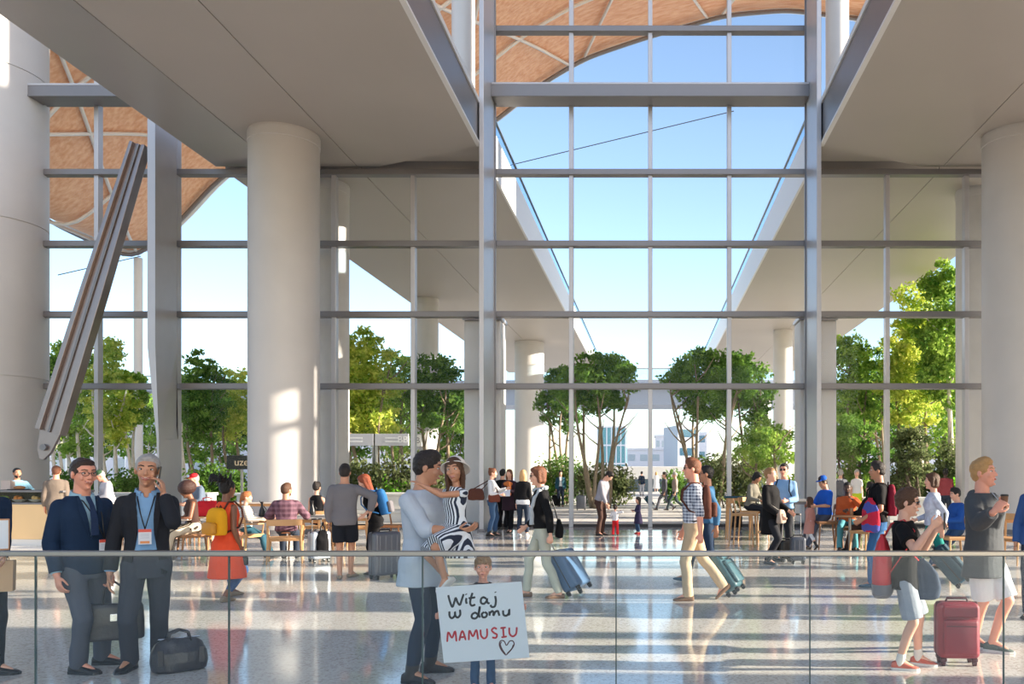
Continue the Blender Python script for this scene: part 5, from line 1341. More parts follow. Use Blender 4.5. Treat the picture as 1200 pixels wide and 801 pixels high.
# drawstring sack on his back, dark bag on his hip
def sack(B, label, m, x, y, z, w, h, m2=None, cat='bag', name='drawstring_bag', d=0.12, rz=0):
    c0 = B.M @ B.TP(x, y, z); r = thing(name, label, cat, c0, math.radians(B.face+rz))
    mb = MB(); mb.loft([ering((0, 0, h*t-h/2), w/2*s_, d/2*s_, None, 26, 2.6) for t, s_ in ((0, 0.7), (0.06, 0.92), (0.3, 1.0), (0.65, 0.85), (0.88, 0.5), (0.97, 0.22), (1.0, 0.3))])
    me = remesh(mb, 0.008, 3)
    for v in me.vertices:
        a = math.atan2(v.co.y, v.co.x); t = (v.co.z+h/2)/h; k_ = 1+0.07*math.sin(a*11+v.co.z*8)*min(1, max(0, t)); v.co.x *= k_; v.co.y *= k_
    finish(me, 'sack_body', m, r)
    if m2: MB().loft([ering((0, 0, h*t-h/2), w/2*s_*1.02+0.004, d/2*s_*1.02+0.004, None, 26, 2.6) for t, s_ in ((0.0, 0.70), (0.06, 0.93), (0.22, 1.0))]).build('base_panel', m2, r, smooth='auto')
    return r, c0
s1, c0 = sack(T1, 'coral red drawstring sack hanging on the back of the boy in sunglasses', m_rbag, -0.05, 0.21, 1.02, 0.36, 0.52, mat('grey_nylon', (110, 108, 116), 0.6), d=0.16)
for sx_ in (-1, 1):
    pts = [T1.M @ T1.TP(sx_*0.05-0.03, 0.21, 1.27), T1.M @ T1.TP(sx_*0.085, 0.13, 1.43), T1.M @ T1.TP(sx_*0.10, 0.0, 1.475), T1.M @ T1.TP(sx_*0.13, -0.10, 1.37), T1.M @ T1.TP(sx_*0.185, -0.03, 1.20), T1.M @ T1.TP(sx_*0.19, 0.10, 1.0), T1.M @ T1.TP(sx_*0.10, 0.20, 0.84)]
    strap_between(s1, pts, 0.005, m_rbag, 'cord')
s2, c0 = sack(T1, 'dark blue grey sack slung at the hip of the boy in sunglasses', cloth('slate_nylon', (66, 78, 96)), 0.02, -0.13, 0.90, 0.34, 0.34, d=0.13, rz=90)
strap_between(s2, [c0+V(0, 0, 0.14), T1.M @ T1.TP(-0.17, -0.08, 1.15), T1.M @ T1.TP(-0.10, 0.0, 1.475)], 0.006, m_rbag, 'cord')
H1 = person('blond young man in a dark grey hooded jacket and white shorts, hands raised, far right', at(1153, 764), app(1153)+62, 1.79, hair=H_bl, hstyle='short', sk=S_rosy, fat=0.1,
    lf=('w', 1163, 763, 10, 0), rf=('w', 1142, 758, -5, 0), la=('w', 1171, 596, 7.45), le=(0.1, 0.3, -1), ra=('w', 1164, 600, 7.15), re=(-0.12, 0.3, -1), rh=dict(d=(0.35, -0.5, 0.75), pn=(0.9, -0.1, 0), side=(0.2, -0.6, 0.6), curl=0.75), lh=dict(d=(-0.2, -0.5, 0.75), pn=(-0.9, -0.2, 0), side=(0, -0.6, 0.6), curl=0.75),
    smile=0.5, hpitch=-6, hyaw=6, top=dict(m=c_hood, hem=0.72, off=0.034, flare=0.03, cuff=0.012, wr=0.008, name='jacket'), bottom=dict(m=c_white, kind='shorts', end=0.95, off=0.022, flare=0.018, waist=0.98), shoes=dict(m=m_grsh, sole=m_wsole), sock=None)
mb = MB(); mb.ball(H1.TP(0, 0.085, 1.43), (0.10, 0.055, 0.06), 18, 10); me = remesh(mb, 0.008, 2); wrinkle(me, 0.006, 40); finish(me, 'hood', c_hood, H1.r)
mb = MB().loft([[H1.TP(s_*w_, yy, z) for s_, yy in ((-1, y0), (1, y0), (1, y0+0.01), (-1, y0+0.01))] for z, w_, y0 in ((1.46, 0.012, -0.075), (1.40, 0.006, -0.13))]); mb.build('zip', M_metal, H1.r)
h_ = (handc(H1, 'r', 0.09)+handc(H1, 'l', 0.09))/2
r = thing('coffee_cup', 'small brown cup in the raised hands of the blond man', 'cup', (h_.x+0.02, h_.y+0.0, h_.z-0.05), math.radians(H1.face))
MB().lathe([(0.024, 0), (0.031, 0.10), (0.033, 0.105), (0.028, 0.105)], n=20).build('cup_body', mat('kraft_cup', (120, 84, 62), 0.7), r, smooth='auto'); MB().lathe([(0.034, 0.102), (0.034, 0.112), (0.026, 0.118), (0.001, 0.118)], n=20).build('lid', M_black, r, smooth='auto')
g = G(1128, 782)
m_burg = mat('burgundy_fabric', (132, 34, 50), 0.55, mottle=0.08, mscale=8, bump=0.15, bscale=200)
suitcase((g.x, g.y+0.14), app(1128)+16, 0, 0.345, 0.22, 0.47, m_burg, 'burgundy fabric suitcase standing on four wheels at the right, in front of the blond man', handle=0, soft=True, trim=mat('dark_burgundy', (70, 22, 32), 0.6))

# people cut by the picture edge
E1 = person('person in a dark jacket cut off by the left edge of the picture', at(-24, 790), app(-24)+25, 1.74, hair=H_dk, sk=S_fair, la=('w', 3, 652, 6.75), lh=dict(curl=0.9), lf=('w', -6, 790, 35, 0), rf=('w', -40, 792, 20, 0), top=dict(m=c_navy, hem=0.8, off=0.022, name='jacket'), bottom=dict(m=c_char), shoes=dict(m=m_shoe, sole=M_black))
h_ = handc(E1, 'l', 0.09)
E1b = P(0, 626, 6.5)
r = thing('tablet', 'pale tablet in a tan case held at the left edge of the picture', 'tablet', E1b, math.radians(30)); MB().box((-0.09, -0.006, -0.12), (0.06, 0.006, 0.12)).build('tablet_case', mat('tan_case', (190, 140, 104), 0.6), r, bevel=0.006); MB().box((-0.08, -0.008, -0.108), (0.052, -0.006, 0.108)).build('screen', mat('pale_screen', (206, 216, 226), 0.3), r)
g = P(2, 655, 6.72)
r = thing('paper_bag', 'tan paper carrier bag hanging at the left edge of the picture', 'bag', (g.x, g.y, g.z-0.25), math.radians(25)); mb = MB().loft([[(-w_, -0.05, z), (w_, -0.05, z), (w_, 0.05, z), (-w_, 0.05, z)] for z, w_ in ((0, 0.08), (0.24, 0.085))]); mb.build('bag_body', mat('kraft_paper', (196, 160, 124), 0.8), r)
for sy in (-1, 1): MB().tube([V(-0.04, sy*0.05, 0.23), V(-0.03, sy*0.03, 0.29), V(0.03, sy*0.03, 0.29), V(0.04, sy*0.05, 0.23)], 0.004, 6).build('handle', mat('kraft_paper', (196, 160, 124), 0.8), r)
E2 = person('person in a blue denim jacket cut off by the right edge of the picture', at(1216, 725), app(1216)-10, 1.7, sex='f', hair=H_br, hstyle='long', top=dict(m=cloth('blue_jacket', (52, 84, 136)), hem=0.85, off=0.024), bottom=dict(m=c_dden), shoes=dict(m=m_shoe), ra=(-0.09, -0.05, -0.52), sk=S_tan)

# ================================================================ MID DISTANCE
O1 = person('woman with upswept dark locks in a sleeveless orange dress wearing a yellow backpack', at(266, 704), app(266)+128, 1.66, sex='f', hair=H_bk, hstyle='dreads', sk=S_brown, eyes=False,
    lf=('w', 272, 698, 0, 0), rf=('w', 264, 705, 10, 0), la=(0.10, -0.28, -0.34), ra=(-0.06, -0.05, -0.50), top=dict(m=c_orange, kind='dress', hem=0.44, flare=0.08, sleeve='none', off=0.020, wr=0.008), bottom=dict(m=cloth('blue_leggings', (60, 90, 134)), kind='leggings', off=0.008, end=1.82), shoes=dict(m=m_sand))
backpack(O1, 'mustard yellow backpack with brown trim on the woman in the orange dress', c_yel, w=0.32, h=0.36, z=1.20, x=-0.05, trim=c_brown, pocket=mat('mustard_leather', (196, 132, 24), 0.5))
h_ = handc(O1, 'r', 0.1); r = thing('purse', 'small black purse in the hand of the woman in the orange dress', 'purse', (h_.x, h_.y, h_.z-0.12), 0.5); MB().box((-0.07, -0.03, -0.05), (0.07, 0.03, 0.06)).build('purse_body', mat('black_shiny', (22, 22, 28), 0.3), r, bevel=0.015, smooth=True); MB().tube([V(-0.05, 0, 0.05), V(0, 0, 0.13), V(0.05, 0, 0.05)], 0.005, 6).build('handle', M_black, r, smooth=True)
N1 = person('man from behind in grey long sleeve top and black shorts beside the tall suitcase', at(404, 677), app(404)+172, 1.75, hair=H_dk, hstyle='short', sk=S_tan, fat=0.25, eyes=False, twist=0,
    lf=('w', 398, 678, 10, 0), rf=('w', 411, 676, -30, 0), ra=('w', 434, 600, 13.2), re=(-1, 0.2, -0.6), la=(0.06, -0.05, -0.52), top=dict(m=c_grey, hem=0.82, off=0.024, arm_off=0.004), bottom=dict(m=cloth('black_shorts', (26, 30, 38)), kind='shorts', end=0.82, off=0.02), shoes=dict(m=m_sand, ht=0.05))
R1 = person('woman with long red hair and a blue grey backpack bending by the tall suitcase', at(440, 672), app(440)-100, 1.62, sex='f', hair=H_red, hstyle='long', sk=S_fair, lean=12, hpitch=12,
    top=dict(m=c_black, hem=0.88, sleeve='cap', off=0.016), bottom=dict(m=c_black), shoes=dict(m=m_shoe), la=('w', 428, 602, 13.3))
backpack(R1, 'blue and grey backpack on the red-haired woman', c_blueb, w=0.34, h=0.46, z=1.22, pocket=c_grey)
g = G(447, 679); m_gun = mat('gunmetal_shell', (96, 98, 106), 0.35, metal=0.4)
suitcase((g.x, g.y+0.15), app(447)+28, 0, 0.43, 0.27, 0.66, m_gun, 'tall dark grey ribbed suitcase beside the red-haired woman', handle=0.0, ribs=4, rib_m=mat('gunmetal_rib', (112, 114, 122), 0.35, metal=0.4))
g = G(371, 659); m_sil = mat('silver_shell', (176, 184, 194), 0.3, metal=0.4)
suitcase((g.x, g.y+0.12), app(371)+30, 0, 0.36, 0.23, 0.50, m_sil, 'silver cabin suitcase beside the cafe tables with a black bag on it', handle=0.22, ribs=3)
r = soft_bag('shoulder_bag', 'black bag resting on the silver suitcase', 'bag', (g.x+0.10, g.y+0.02, 0.16), 20, 0.22, 0.16, 0.42, c_black, top=0.6)
# woman pulling the blue suitcase
Wm = person('auburn-haired woman in black top and pale trousers walking left pulling a blue suitcase', at(636, 699), app(636)-84, 1.73, sex='f', hair=H_au, hstyle='bob', sk=S_fair, glasses='sun',
    rf=('w', 617, 699, 0, 0), lf=('w', 655, 701, 0, 0), la=('w', 645, 626, 10.9), lh=dict(curl=0.9), ra=('w', 617, 616, 11.4), re=(-0.3, 0.8, -1), top=dict(m=c_black, hem=0.94, off=0.022, name='top'), bottom=dict(m=c_sage, off=0.012, flare=0.004, end=2.02), shoes=dict(m=m_brsh, ht=0.06), lean=4)
r = thing('scarf', 'light grey scarf of the woman pulling the blue suitcase', 'scarf', (0, 0, 0)); r.location = Wm.M @ Wm.TP(0, 0, 1.3); iv = T(*(-r.location))
mb = MB().tube([Wm.M @ Wm.TP(*p) for p in ((0.085, 0.04, 1.46), (0.0, -0.09, 1.44), (-0.085, 0.03, 1.46), (0, 0.10, 1.47), (0.085, 0.04, 1.46))], 0.03, 10).tube([Wm.M @ Wm.TP(*p) for p in ((0.10, 0.0, 1.45), (0.135, -0.09, 1.35), (0.14, -0.14, 1.2), (0.14, -0.15, 1.0))], [0.03, 0.026, 0.03, 0.034], 10).xf(iv); me = remesh(mb, 0.012, 2); wrinkle(me, 0.008, 50); finish(me, 'scarf_cloth', cloth('pale_scarf', (170, 178, 184)), r)
s_ = soft_bag('handbag', 'small black handbag hanging behind the woman in pale trousers', 'bag', tuple((Wm.M @ Wm.TP(0.10, 0.20, 0.80))), Wm.face, 0.22, 0.10, 0.24, c_black, straps=None); strap_between(s_, [Wm.M @ Wm.TP(0.12, 0.2, 1.0), Wm.M @ Wm.TP(0.12, 0.14, 1.3), Wm.M @ Wm.TP(0.10, 0.0, 1.47)], 0.007, M_black)
def pulled(px, py, ang, tilt, dims, m, label, hx, hy, hY, trim=None, **kw):
    """suitcase rolling on its rear wheels, its handle leaning to the hand"""
    g = G(px, py); w_, d_, h_ = dims
    r = suitcase((g.x, g.y), ang, tilt, w_, d_, h_, m, label, trim=trim, **kw); return r
pulled(682, 699, 66, 33, (0.40, 0.25, 0.54), mat('steel_blue_shell', (74, 104, 138), 0.35, mottle=0.05), 'steel blue suitcase tilted on its wheels behind the walking woman', 0, 0, 0, handle=0.36)
# checked shirt man
C1 = person('sandy-haired man in a checked shirt, khaki trousers and sunglasses walking left', at(812, 703), app(812)-86, 1.80, hair=H_au, hstyle='short', sk=S_rosy, glasses='sun',
    rf=('w', 800, 682, 0, 0) if False else (-0.09, 0.38, 0.09, 0, 42), lf=('w', 806, 704, 0, 0), la=('w', 822, 634, 10.55), lh=dict(curl=0.95), ra=('w', 799, 628, 11.2), re=(-0.3, 0.8, -1), top=dict(m=p_gingham, hem=0.96, off=0.020, sleeve='roll'), bottom=dict(m=c_khaki, off=0.018, belt=m_shoe, flare=0.01), shoes=dict(m=m_brsh, ht=0.07))
backpack(C1, 'slim dark brown backpack on the man in the checked shirt', c_brown, w=0.28, h=0.42, d=0.12, z=1.22)
pulled(866, 700, 68, 35, (0.36, 0.22, 0.52), mat('teal_shell', (50, 88, 98), 0.45), 'dark teal suitcase tilted on its wheels behind the man in the checked shirt', 0, 0, 0, handle=0.38, soft=True)
D2 = person('bearded man in a blue denim shirt walking left behind the man in the checked shirt', at(828, 682), app(828)-88, 1.78, hair=H_bk, hstyle='crop', sk=S_med, lf=(0.09, 0.36, 0.08, 0, 40), rf=(-0.09, -0.30, 0, 0, -8), top=dict(m=cloth('denim_shirt', (58, 100, 136)), hem=0.92, off=0.022), bottom=dict(m=cloth('dark_jeans', (34, 52, 76))), shoes=dict(m=m_bsh, ht=0.07), la=(0.06, 0.12, -0.50), ra=(-0.06, -0.1, -0.50), glasses='sun')
# man in the long black coat, man in sunglasses
K2 = person('man in a long black coat with a cross-body bag talking to the man in sunglasses', at(903, 660), app(903)+66, 1.80, hair=H_lt, hstyle='greyshort', sk=S_fair, lf=('w', 909, 657, 10, 0), rf=('w', 900, 661, -5, 0), la=(0.02, -0.28, -0.38), ra=(-0.02, -0.24, -0.42), top=dict(m=c_black, hem=0.60, off=0.03, flare=0.02, name='coat'), bottom=dict(m=c_char), shoes=dict(m=mat('dark_trainer', (60, 66, 74), 0.6), ht=0.07), hpitch=-4, eyes=False)
c0 = K2.M @ K2.TP(-0.06, -0.22, 0.92); r = soft_bag('shoulder_bag', 'round beige cross-body bag on the man in the black coat', 'bag', (c0.x, c0.y-0.05, c0.z-0.12), K2.face, 0.26, 0.12, 0.24, cloth('beige_bag', (168, 150, 136)), straps=None); strap_between(r, [c0+V(0, -0.05, 0.08), K2.M @ K2.TP(-0.17, -0.02, 1.15), K2.M @ K2.TP(-0.10, 0.10, 1.38), K2.M @ K2.TP(0.10, 0.05, 1.48)], 0.008, cloth('grey_strap', (150, 146, 140)))
S2 = person('man in black sunglasses and a light blue shirt with rucksack straps, facing us', at(919, 654), app(919)-14, 1.80, hair=H_dk, hstyle='crop', sk=S_rosy, glasses='sun', top=dict(m=c_sky, hem=0.92, off=0.020), bottom=dict(m=c_char, belt=m_shoe), shoes=dict(m=m_shoe), la=(-0.05, -0.28, -0.30), ra=(0.02, -0.26, -0.30), lh=dict(curl=0.7), rh=dict(curl=0.7), smile=0.2)
backpack(S2, 'black rucksack on the back of the man in the light blue shirt', c_black, w=0.28, h=0.42, d=0.12, z=1.24)
g = G(922, 659); suitcase((g.x, g.y+0.1), 10, 0, 0.22, 0.18, 0.34, M_black, 'small black case on the floor between the two talking men and the grey suitcase', handle=0)
g = G(936, 661); suitcase((g.x, g.y+0.1), 0, 0, 0.27, 0.20, 0.42, mat('slate_shell', (76, 82, 94), 0.4), 'slate grey cabin suitcase with raised handle behind the girl in pink', handle=0.40, ribs=3)
P3 = person('small girl with long brown hair in a pink coat and black boots walking', at(949, 643), app(949)-130, 1.12, sex='f', hs=1.2, hair=H_br, hstyle='long', lf=(0.08, 0.36, 0.06, 0, 35), rf=(-0.08, -0.2, 0, 0, 0), top=dict(m=c_pink, kind='dress', hem=0.55, flare=0.06, sleeve='long'), bottom=dict(m=c_white, kind='leggings', end=1.5), shoes=dict(m=m_shoe, boot=0.35))
# man walking left on the right
L2 = person('dark-haired man in a black t-shirt and blue jeans walking left with a red blue bag', at(1029, 688), app(1029)-84, 1.78, hair=H_dk, hstyle='short', sk=S_med, lf=('w', 1022, 688, 0, 0), rf=(-0.09, 0.22, 0.03, 0, 20), top=dict(m=c_black, hem=0.92, off=0.02, sleeve='elbow', te=0.8), bottom=dict(m=cloth('blue_jeans', (52, 96, 142))), shoes=dict(m=m_bsh, ht=0.07), la=(0.02, -0.22, -0.40), ra=(0, -0.2, -0.42))
sk_, c0 = sack(L2, 'red and blue cloth bag carried in front by the man in the black t-shirt', stripes('red_blue_cloth', (196, 26, 58), (70, 80, 160), 2, 3.4, 0.62, wob=0.25), 0.17, -0.12, 1.02, 0.42, 0.48, d=0.14, rz=25)
backpack(L2, 'burgundy backpack on the man in the black t-shirt', c_burg, w=0.28, h=0.44, d=0.14, z=1.22, trim=c_black)
# woman with green trousers
G2 = person('brown-haired woman in a white and blue sweater and green trousers pulling a case, right', at(1093, 684), app(1093)-86, 1.66, sex='f', hair=H_br, hstyle='bob', rf=(-0.08, -0.28, 0, 0, 0), lf=(0.08, 0.42, 0.07, 0, 38), top=dict(m=mat('spotted_sweater', (190, 200, 216), 0.9, mottle=0.5, mscale=14), hem=0.95, off=0.022), bottom=dict(m=c_teal, off=0.010, kind='leggings', end=1.95), shoes=dict(m=m_bsh, ht=0.06), la=(0.04, 0.12, -0.48), ra=(0, -0.25, -0.35))
pulled(1133, 690, 68, 40, (0.36, 0.24, 0.56), cloth('dark_teal_case', (48, 70, 82)), 'dark teal soft suitcase rolling behind the woman in green trousers', 0, 0, 0, handle=0.40, soft=True)
# ================================================================ BY THE DOORS
b1 = person('woman with a hair bun, white blouse and jeans carrying two brown bags', at(577, 628), app(577)+80, 1.74, sex='f', hair=H_au, hstyle='bun', lf=(0.08, -0.05, 0, 0, 0), rf=(-0.08, 0.08, 0, 0, 0), top=dict(m=c_white, hem=0.94, off=0.022), bottom=dict(m=c_denim, kind='leggings', off=0.014), shoes=dict(m=m_shoe, boot=0.2), ra=(0, -0.25, -0.3), la=(0, -0.35, -0.15))
for k_, (dx, dz, w_, lab) in enumerate(((-0.38, 0.93, 0.42, 'dark brown weekend bag on the shoulder of the woman with the bun'), (0.08, 0.88, 0.30, 'reddish brown satchel at the hip of the woman with the bun'))):
    c0 = V(b1.r.location.x+dx, b1.r.location.y-0.20+0.02*k_, dz); r = soft_bag('leather_bag', lab, 'bag', tuple(c0), 10, w_, 0.16, 0.30 if k_ == 0 else 0.26, c_brown if k_ == 0 else cloth('russet_bag', (112, 60, 46)), straps=None); strap_between(r, [c0+V(-w_*0.3, 0, 0.25), b1.M @ b1.TP(0, 0.0, 1.50), c0+V(w_*0.3, 0, 0.25)], 0.014, c_brown)
b2 = person('woman in a dark coat and orange scarf holding papers, middle of the trio', at(597, 624), app(597)-18, 1.72, sex='f', hair=H_au, hstyle='long', lf=(0.09, -0.12, 0, 0, 0), rf=(-0.03, 0.1, 0, -10, 0), top=dict(m=cloth('plum_coat', (50, 34, 44)), hem=0.62, flare=0.03, off=0.026, name='coat'), bottom=dict(m=c_black, kind='leggings'), shoes=dict(m=m_shoe, boot=0.3), la=(-0.05, -0.3, -0.2), ra=(0.05, -0.3, -0.25), eyes=False)
r = thing('scarf', 'orange scarf around the neck of the woman holding papers', 'scarf', b2.M @ b2.TP(0, -0.12, 1.36)); mb = MB().ball((0, 0, 0), (0.13, 0.09, 0.07), 14, 10).capsule((0.03, -0.06, 0), (0.05, -0.08, -0.28), 0.06, 0.05); me = remesh(mb, 0.014, 2); wrinkle(me, 0.01, 40); finish(me, 'scarf_cloth', cloth('orange_scarf', (196, 112, 60)), r)
h_ = handc(b2, 'r', 0.1); r = thing('paper_sheet', 'white papers held by the woman with the orange scarf', 'paper', (h_.x+0.05, h_.y-0.05, h_.z)); MB().box((-0.12, -0.003, -0.12), (0.14, 0.003, 0.08)).xf(Matrix.Rotation(-0.5, 4, 'X')).build('sheet', M_top and mat('paper', (236, 236, 240), 0.6), r)
b3 = person('blonde woman in a black jacket and white shoes seen from behind, rightmost of the trio', at(613, 628), app(613)+168, 1.70, sex='f', hair=mat('hair_blonde_long', (196, 156, 108), 0.5, mottle=0.3, mscale=30), hstyle='long', top=dict(m=c_black, hem=0.95, off=0.026, name='jacket'), shirt=dict(m=c_white, hem=0.84, off=0.022, sleeve='none', z1=1.1), bottom=dict(m=c_dden, kind='leggings', off=0.014), shoes=dict(m=m_wsh), lf=(0.11, 0, 0, 0, 0), rf=(-0.11, 0.05, 0, 0, 0))
person('person in black half hidden behind the woman with the brown bags', at(589, 620), app(589)+150, 1.72, hair=H_bk, top=dict(m=c_black, hem=0.85, off=0.024, name='jacket'), bottom=dict(m=c_black), shoes=dict(m=m_shoe), eyes=False)
m1 = person('man in a grey sweater and brown trousers bending over the toddler', at(703, 627), app(703)+62, 1.74, hair=H_dk, lean=16, hpitch=34, hipy=0.0, top=dict(m=cloth('grey_sweater', (150, 148, 156)), hem=0.92, off=0.024), bottom=dict(m=c_brownt), shoes=dict(m=m_shoe), ra=('w', 712, 596, 22.0), la=('w', 713, 597, 22.4))
person('toddler in a white top and red trousers reaching up to the bending man', at(721, 627), app(721)+168, 0.80, hs=1.45, hair=H_dk, hstyle='short', top=dict(m=c_white, hem=0.9, off=0.03), bottom=dict(m=c_red, off=0.03), shoes=dict(m=m_shoe), la=(0.02, -0.25, -0.2), ra=(-0.15, -0.2, 0.1), lf=(0.13, 0.05, 0, 0, 0), rf=(-0.13, -0.05, 0, 0, 0))
person('little girl with dark hair in a navy dress watching the toddler', at(748, 625), app(748)-64, 0.98, sex='f', hs=1.3, hair=H_dk, hstyle='long', top=dict(m=cloth('navy_dress', (62, 56, 86)), kind='dress', hem=0.5, flare=0.08, sleeve='long'), bottom=dict(m=c_denim, kind='leggings'), shoes=dict(m=c_red), ra=(0.02, -0.3, -0.2), la=(0, -0.3, -0.25))

# ================================================================ OUTSIDE ON THE PLAZA
def outp(px, py, lab, **kw):
    g = G(px, py); kw.setdefault('eyes', False); z = -0.02
    f = kw.pop('fa', 0); H_ = kw.pop('H', 1.75); return person(lab, (g.x, g.y), app(px)+f, H_, base_z=-0.02, **kw)
outp(657, 593, 'distant man in a dark open jacket and pale shirt standing on the plaza', fa=0, top=dict(m=c_dteal, hem=0.8, off=0.024, open=OPENJ), shirt=dict(m=c_white, off=0.01, hem=0.95, sleeve='none'), bottom=dict(m=c_dden), shoes=dict(m=m_shoe), vox=0.02)
outp(684, 592, 'distant person in dark clothes behind a suitcase on the plaza', fa=10, hair=H_red, top=dict(m=c_char, hem=0.85), bottom=dict(m=c_dden), shoes=dict(m=m_shoe))
g = G(681, 597); o = suitcase((g.x, g.y), 0, 0, 0.42, 0.26, 0.6, m_gun, 'dark suitcase standing outside on the plaza in front of the distant person', handle=0.2, ribs=3); o.location.z = -0.02
g = G(652, 593); o = suitcase((g.x, g.y), 0, 0, 0.4, 0.26, 0.5, c_black, 'black case standing on the plaza left of the distant man in the open jacket', handle=0.2); o.location.z = -0.02
outp(726, 584, 'distant blond person in a pale blue shirt walking away on the plaza', fa=175, hair=H_bl, lf=(0.08, -0.3, 0, 0, 0), rf=(-0.08, 0.35, 0.08, 0, 40), top=dict(m=c_sky, hem=0.95), bottom=dict(m=cloth('stone_trousers', (150, 140, 132))), shoes=dict(m=m_brsh))
outp(752, 580, 'distant man in a dark blue coat walking on the plaza near the central mullion', fa=160, top=dict(m=c_navy, hem=0.8), bottom=dict(m=c_pgrey), shoes=dict(m=m_shoe))
outp(769, 576, 'distant person in a long white dress right of the central mullion', fa=180, sex='f', hair=H_bl, hstyle='long', top=dict(m=c_white, kind='dress', hem=0.3, flare=0.12, sleeve='long'), shoes=dict(m=m_wsh))
outp(779, 597, 'distant man in a grey suit striding left on the plaza towing a small case', fa=-86, lf=(0.08, 0.4, 0.08, 0, 40), rf=(-0.08, -0.35, 0, 0, -5), top=dict(m=cloth('grey_suit', (92, 92, 100)), hem=0.8, off=0.024), bottom=dict(m=cloth('grey_suit', (92, 92, 100))), shoes=dict(m=m_shoe))
outp(791, 597, 'distant grey-haired person in a beige jacket striding left behind the grey suit', fa=-84, hair=H_gr, rf=(-0.08, 0.4, 0.08, 0, 40), lf=(0.08, -0.35, 0, 0, -5), top=dict(m=cloth('beige_jacket', (170, 152, 142)), hem=0.88, off=0.024), bottom=dict(m=cloth('dark_green_trousers', (60, 72, 76))), shoes=dict(m=m_shoe))
g = G(766, 594); o = suitcase((g.x, g.y), 90, 40, 0.34, 0.24, 0.5, c_dteal, 'small dark case towed across the plaza by the distant grey suit', handle=0.35); o.location.z = -0.02
def rightp(px, py, Y, lab, **kw):
    kw.setdefault('eyes', False); f = kw.pop('fa', 0); H_ = kw.pop('H', 1.75); return person(lab, ((px-CX)/F*Y, Y), app(px)+f, H_, base_z=-0.02, **kw)
rightp(974, 0, 28.9, 'person in lavender standing outside right of the entrance pylon', fa=170, top=dict(m=c_lav, hem=0.9), bottom=dict(m=c_dden), shoes=dict(m=m_shoe))
wp = rightp(985, 0, 28.2, 'person in a white top outside, turned away, with a large slate rucksack', fa=170, hair=H_gr, top=dict(m=c_white, hem=0.9), bottom=dict(m=c_dden), shoes=dict(m=m_shoe)); backpack(wp, 'large slate rucksack worn outside behind the man in the blue cap', c_slate, w=0.36, h=0.5, z=1.15)
rightp(1004, 0, 28.6, 'person in a white top and safety yellow skirt outside behind the seated man in orange', fa=20, sex='f', hair=H_gr, top=dict(m=c_white, hem=0.95, sleeve='short'), bottom=dict(m=c_hi), shoes=dict(m=m_shoe))
rightp(962, 0, 31, 'person in a safety yellow vest outside beside the entrance pylon', fa=0, top=dict(m=c_hi, hem=0.85), bottom=dict(m=c_dden), shoes=dict(m=m_shoe))

# ================================================================ CAFE ON THE LEFT
# serving counter with glass food display
M_cfront = mat('counter_front', (238, 202, 150), 0.45, mottle=0.06, mscale=2)
r = thing('serving_counter', 'food counter with a pale wood front and a dark display strip, far left', 'counter', (-15.2, 19.7, 0), math.radians(-7))
MB().box((-2.8, -0.45, 0.14), (2.2, 0.45, 0.92)).build('front_panel', M_cfront, r, bevel=0.01)
MB().box((-2.8, -0.42, 0), (2.2, 0.42, 0.14)).build('plinth', M_white, r)
MB().box((-2.82, -0.46, 0.92), (2.22, 0.46, 0.96)).build('shelf', M_dsteel, r, bevel=0.005)
MB().box((-2.82, -0.46, 1.19), (2.22, 0.46, 1.23)).build('worktop', M_dsteel, r, bevel=0.005)
MB().box((-2.80, 0.10, 0.96), (2.20, 0.44, 1.19)).build('display_back', mat('display_dark', (44, 46, 44), 0.5), r)
MB().box((-2.80, -0.455, 0.96), (2.20, -0.445, 1.19)).build('display_glass', glass_mat('display_glass', (0.95, 0.97, 0.96), 0.1), r)
rn = random.Random(11)
base = None
for i in range(8):
    x = -1.2+i*0.42; lp = Matrix.Rotation(math.radians(-7), 4, 'Z') @ V(x, -0.2, 0.96); loc = V(-15.2, 19.7, 0)+lp
    d_ = thing('food_dish', ['salad bowl with green leaves', 'dish of orange vegetables', 'dish of pale pastries', 'dish of mixed greens and bread'][i % 4]+' in the counter display, number %s from the left' % ['one', 'two', 'three', 'four', 'five', 'six', 'seven', 'eight'][i], 'dish', loc, group='dishes in the counter display')
    MB().lathe([(0.06, 0), (0.08, 0.01), (0.15, 0.06), (0.145, 0.065), (0.07, 0.02), (0.001, 0.018)], n=20).build('plate', M_white, d_, smooth='auto')
    mb = MB()
    for k in range(9): mb.ball((rn.uniform(-0.08, 0.08), rn.uniform(-0.08, 0.08), 0.06+rn.uniform(0, 0.05)), rn.uniform(0.03, 0.05), 8, 6)
    me = remesh(mb, 0.012, 1); finish(me, 'food', [mat('salad', (130, 160, 70), 0.7, mottle=0.5, mscale=20), mat('carrots', (220, 140, 70), 0.7, mottle=0.4, mscale=20), mat('pastry', (216, 178, 120), 0.7, mottle=0.3, mscale=20), mat('greens', (150, 150, 90), 0.7, mottle=0.5, mscale=20)][i % 4], d_)
c1 = person('bearded man in a pale blue shirt working behind the food counter', ((20-CX)/F*20.6, 20.6), app(20)+14, 1.74, hair=H_bk, hstyle='crop', beard=H_bk, sk=S_tan, top=dict(m=cloth('pale_blue_shirt', (140, 190, 214)), hem=0.9, off=0.02, sleeve='elbow'), bottom=dict(m=c_char), shoes=dict(m=m_shoe), la=(0.10, -0.30, -0.24), ra=(-0.02, -0.32, -0.26), vox=0.012)
